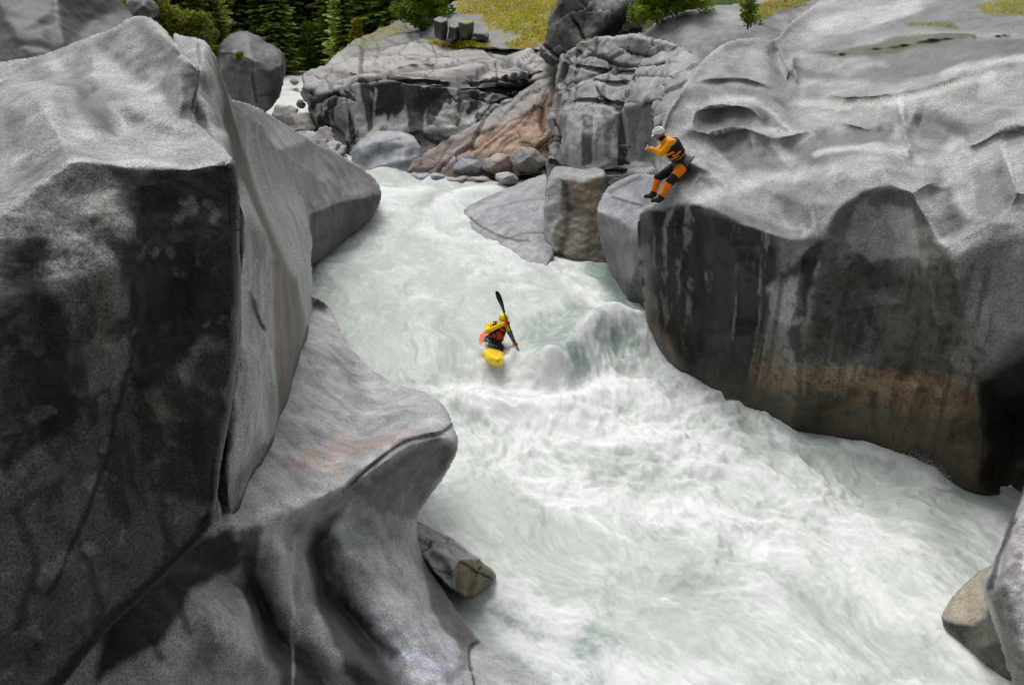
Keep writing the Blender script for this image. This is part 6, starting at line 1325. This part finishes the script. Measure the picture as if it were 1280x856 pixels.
V, Fc, tg = sdf_mesh([(kchest - td * .02, .185, kbelly + td * -.02, .175, 'v', (v3(0, 1, 0), 1.12))], .012, .02, cut=lambda P: np.maximum(-((P - kchest) @ td + .12), (P - kchest) @ td - .24))
q = V - kchest; a_, s_ = q @ td, q @ kside
cc = np.tile(v3(*BLKC), (len(V), 1)); cc[(a_ > .0) & (a_ < .19) & (np.abs(s_) < .055)] = RED; cc[(a_ > .07) & (a_ < .17) & (np.abs(np.abs(s_) - .11) < .035)] = RED; cc[(np.abs(a_ + .07) < .035) & (np.abs(s_ - .06) < .05)] = RED
kv = child(mesh_obj('life_vest', V, Fc, MAT['cloth'], None, True, cc), kayaker, seat)
for sg in (-1, 1):
    pk, pf, _ = sdf_mesh([(kchest + kside * .10 * sg + v3(0, -.13, 0), .022, kchest + kside * .09 * sg - td * .15 + v3(0, -.02, 0), .024, 's'), (kchest + kside * .09 * sg - td * .15 + v3(0, -.02, 0), .024, kchest + kside * .1 * sg + v3(0, .14, 0), .022, 's')], .012)
    mesh_obj('shoulder_strap', pk - seat, pf, MAT['cloth'], kv, True, np.tile(v3(*BLKC), (len(pk), 1)))
V, Fc = [], []
for k, (y, h_) in enumerate([(.0, .38), (.35, .36), (.5, .28), (.7, .245), (.9, .235), (.96, .215)]):
    for j in range(32):
        a = 2 * math.pi * j / 32; V.append(kb + kp(.44 * math.cos(a) * max(y, .02) if y > .4 else .19 * math.cos(a) * (y / .35 + .01), (.235 if y > .4 else .17) * math.sin(a) * (y if y > .4 else y / .35 + .01) , h_) - seat)
for k in range(5):
    for j in range(32): Fc.append([k * 32 + j, k * 32 + (j + 1) % 32, (k + 1) * 32 + (j + 1) % 32, (k + 1) * 32 + j])
mesh_obj('spray_skirt', V, Fc, MAT['cloth'], kayaker, True, np.tile(v3(*BLKC), (len(V), 1)))
# paddle
pc = (hT + hB) / 2; top = hT + sh * .56; bot = hB - sh * .52
pr = empty('paddle', tuple(pc), 'black double-bladed paddle held upright across the kayaker\'s side', 'paddle')
v, f = tube_mesh([bot - pc + sh * .1, top - pc - sh * .1], [.016, .016], 12); mesh_obj('shaft', v, f, MAT['blackp'], pr)
for e_, dr, nrm in ((top, sh, v3(.75, -.6, .2)), (bot, -sh, v3(1, -.2, .2))):
    nrm = nrm - (nrm @ dr) * dr; nrm /= np.linalg.norm(nrm); wv = np.cross(dr, nrm); V, Fc = [], []
    prof = [(-.16, .016), (-.08, .03), (0, .07), (.10, .095), (.20, .10), (.27, .085), (.31, .05), (.325, .01)]
    for layer in (-1, 1):
        for (l, hw) in prof:
            for j in range(7):
                u = (j / 3 - 1); V.append(e_ - pc + dr * (l - .17) + wv * hw * .78 * u + nrm * (.03 * (u * u) - .02 * (l) + layer * (.005 * (1 - abs(u)) + (.006 if abs(u) < .1 and l < .15 else 0))))
    m = len(prof) * 7
    for L_ in (0, 1):
        for a in range(len(prof) - 1):
            for j in range(6):
                q = [L_ * m + a * 7 + j, L_ * m + a * 7 + j + 1, L_ * m + (a + 1) * 7 + j + 1, L_ * m + (a + 1) * 7 + j]; Fc.append(q if L_ else q[::-1])
    for a in range(len(prof) - 1):
        Fc.append([a * 7, (a + 1) * 7, m + (a + 1) * 7, m + a * 7]); Fc.append([a * 7 + 6, m + a * 7 + 6, m + (a + 1) * 7 + 6, (a + 1) * 7 + 6])
    Fc.append([j for j in range(7)] + [m + j for j in range(6, -1, -1)]); e0 = (len(prof) - 1) * 7; Fc.append([e0 + j for j in range(6, -1, -1)] + [m + e0 + j for j in range(7)])
    mesh_obj('blade', V, Fc, MAT['blackp'], pr)
EXPO = 0.12
# ---------------------------------------------------------------- camera, light
cam = bpy.data.cameras.new('camera'); co = bpy.data.objects.new('camera', cam); COL.objects.link(co)
cam.lens = 36 * F / 1280; cam.sensor_width = 36; cam.clip_start = .1; cam.clip_end = 2000
co.location = (0, 0, CAMZ); co.rotation_euler = (math.radians(90) - PITCH, 0, 0)
SC.camera = co
w = bpy.data.worlds.new('World'); SC.world = w; w.use_nodes = True
nt = w.node_tree; bg = nt.nodes['Background']
sky = nt.nodes.new('ShaderNodeTexSky'); sky.sky_type = 'NISHITA'; sky.sun_disc = False
EL, AZ = math.radians(62), math.radians(-25)   # azimuth from +Y, towards -X
sky.sun_elevation = EL; sky.sun_rotation = AZ; sky.air_density = 1.0; sky.dust_density = 4.0; sky.ozone_density = 1.0
hs = nt.nodes.new('ShaderNodeHueSaturation'); hs.inputs['Saturation'].default_value = .22
nt.links.new(sky.outputs[0], hs.inputs['Color']); nt.links.new(hs.outputs[0], bg.inputs['Color'])
bg.inputs['Strength'].default_value = .15
sun = bpy.data.lights.new('sun', 'SUN'); so = bpy.data.objects.new('sun', sun); COL.objects.link(so)
sun.energy = 1.4; sun.angle = math.radians(35); sun.color = (1, .975, .94)
d = Vector((math.sin(AZ) * math.cos(EL), math.cos(AZ) * math.cos(EL), math.sin(EL)))
so.rotation_euler = d.to_track_quat('Z', 'Y').to_euler()
SC.view_settings.view_transform = 'Standard'; SC.view_settings.look = 'None'; SC.view_settings.gamma = 1
SC.view_settings.exposure = EXPO
SC.view_settings.use_curve_mapping = False
SC.render.film_transparent = False
SC.cycles.use_denoising = True
SC.cycles.max_bounces = 6; SC.cycles.diffuse_bounces = 3
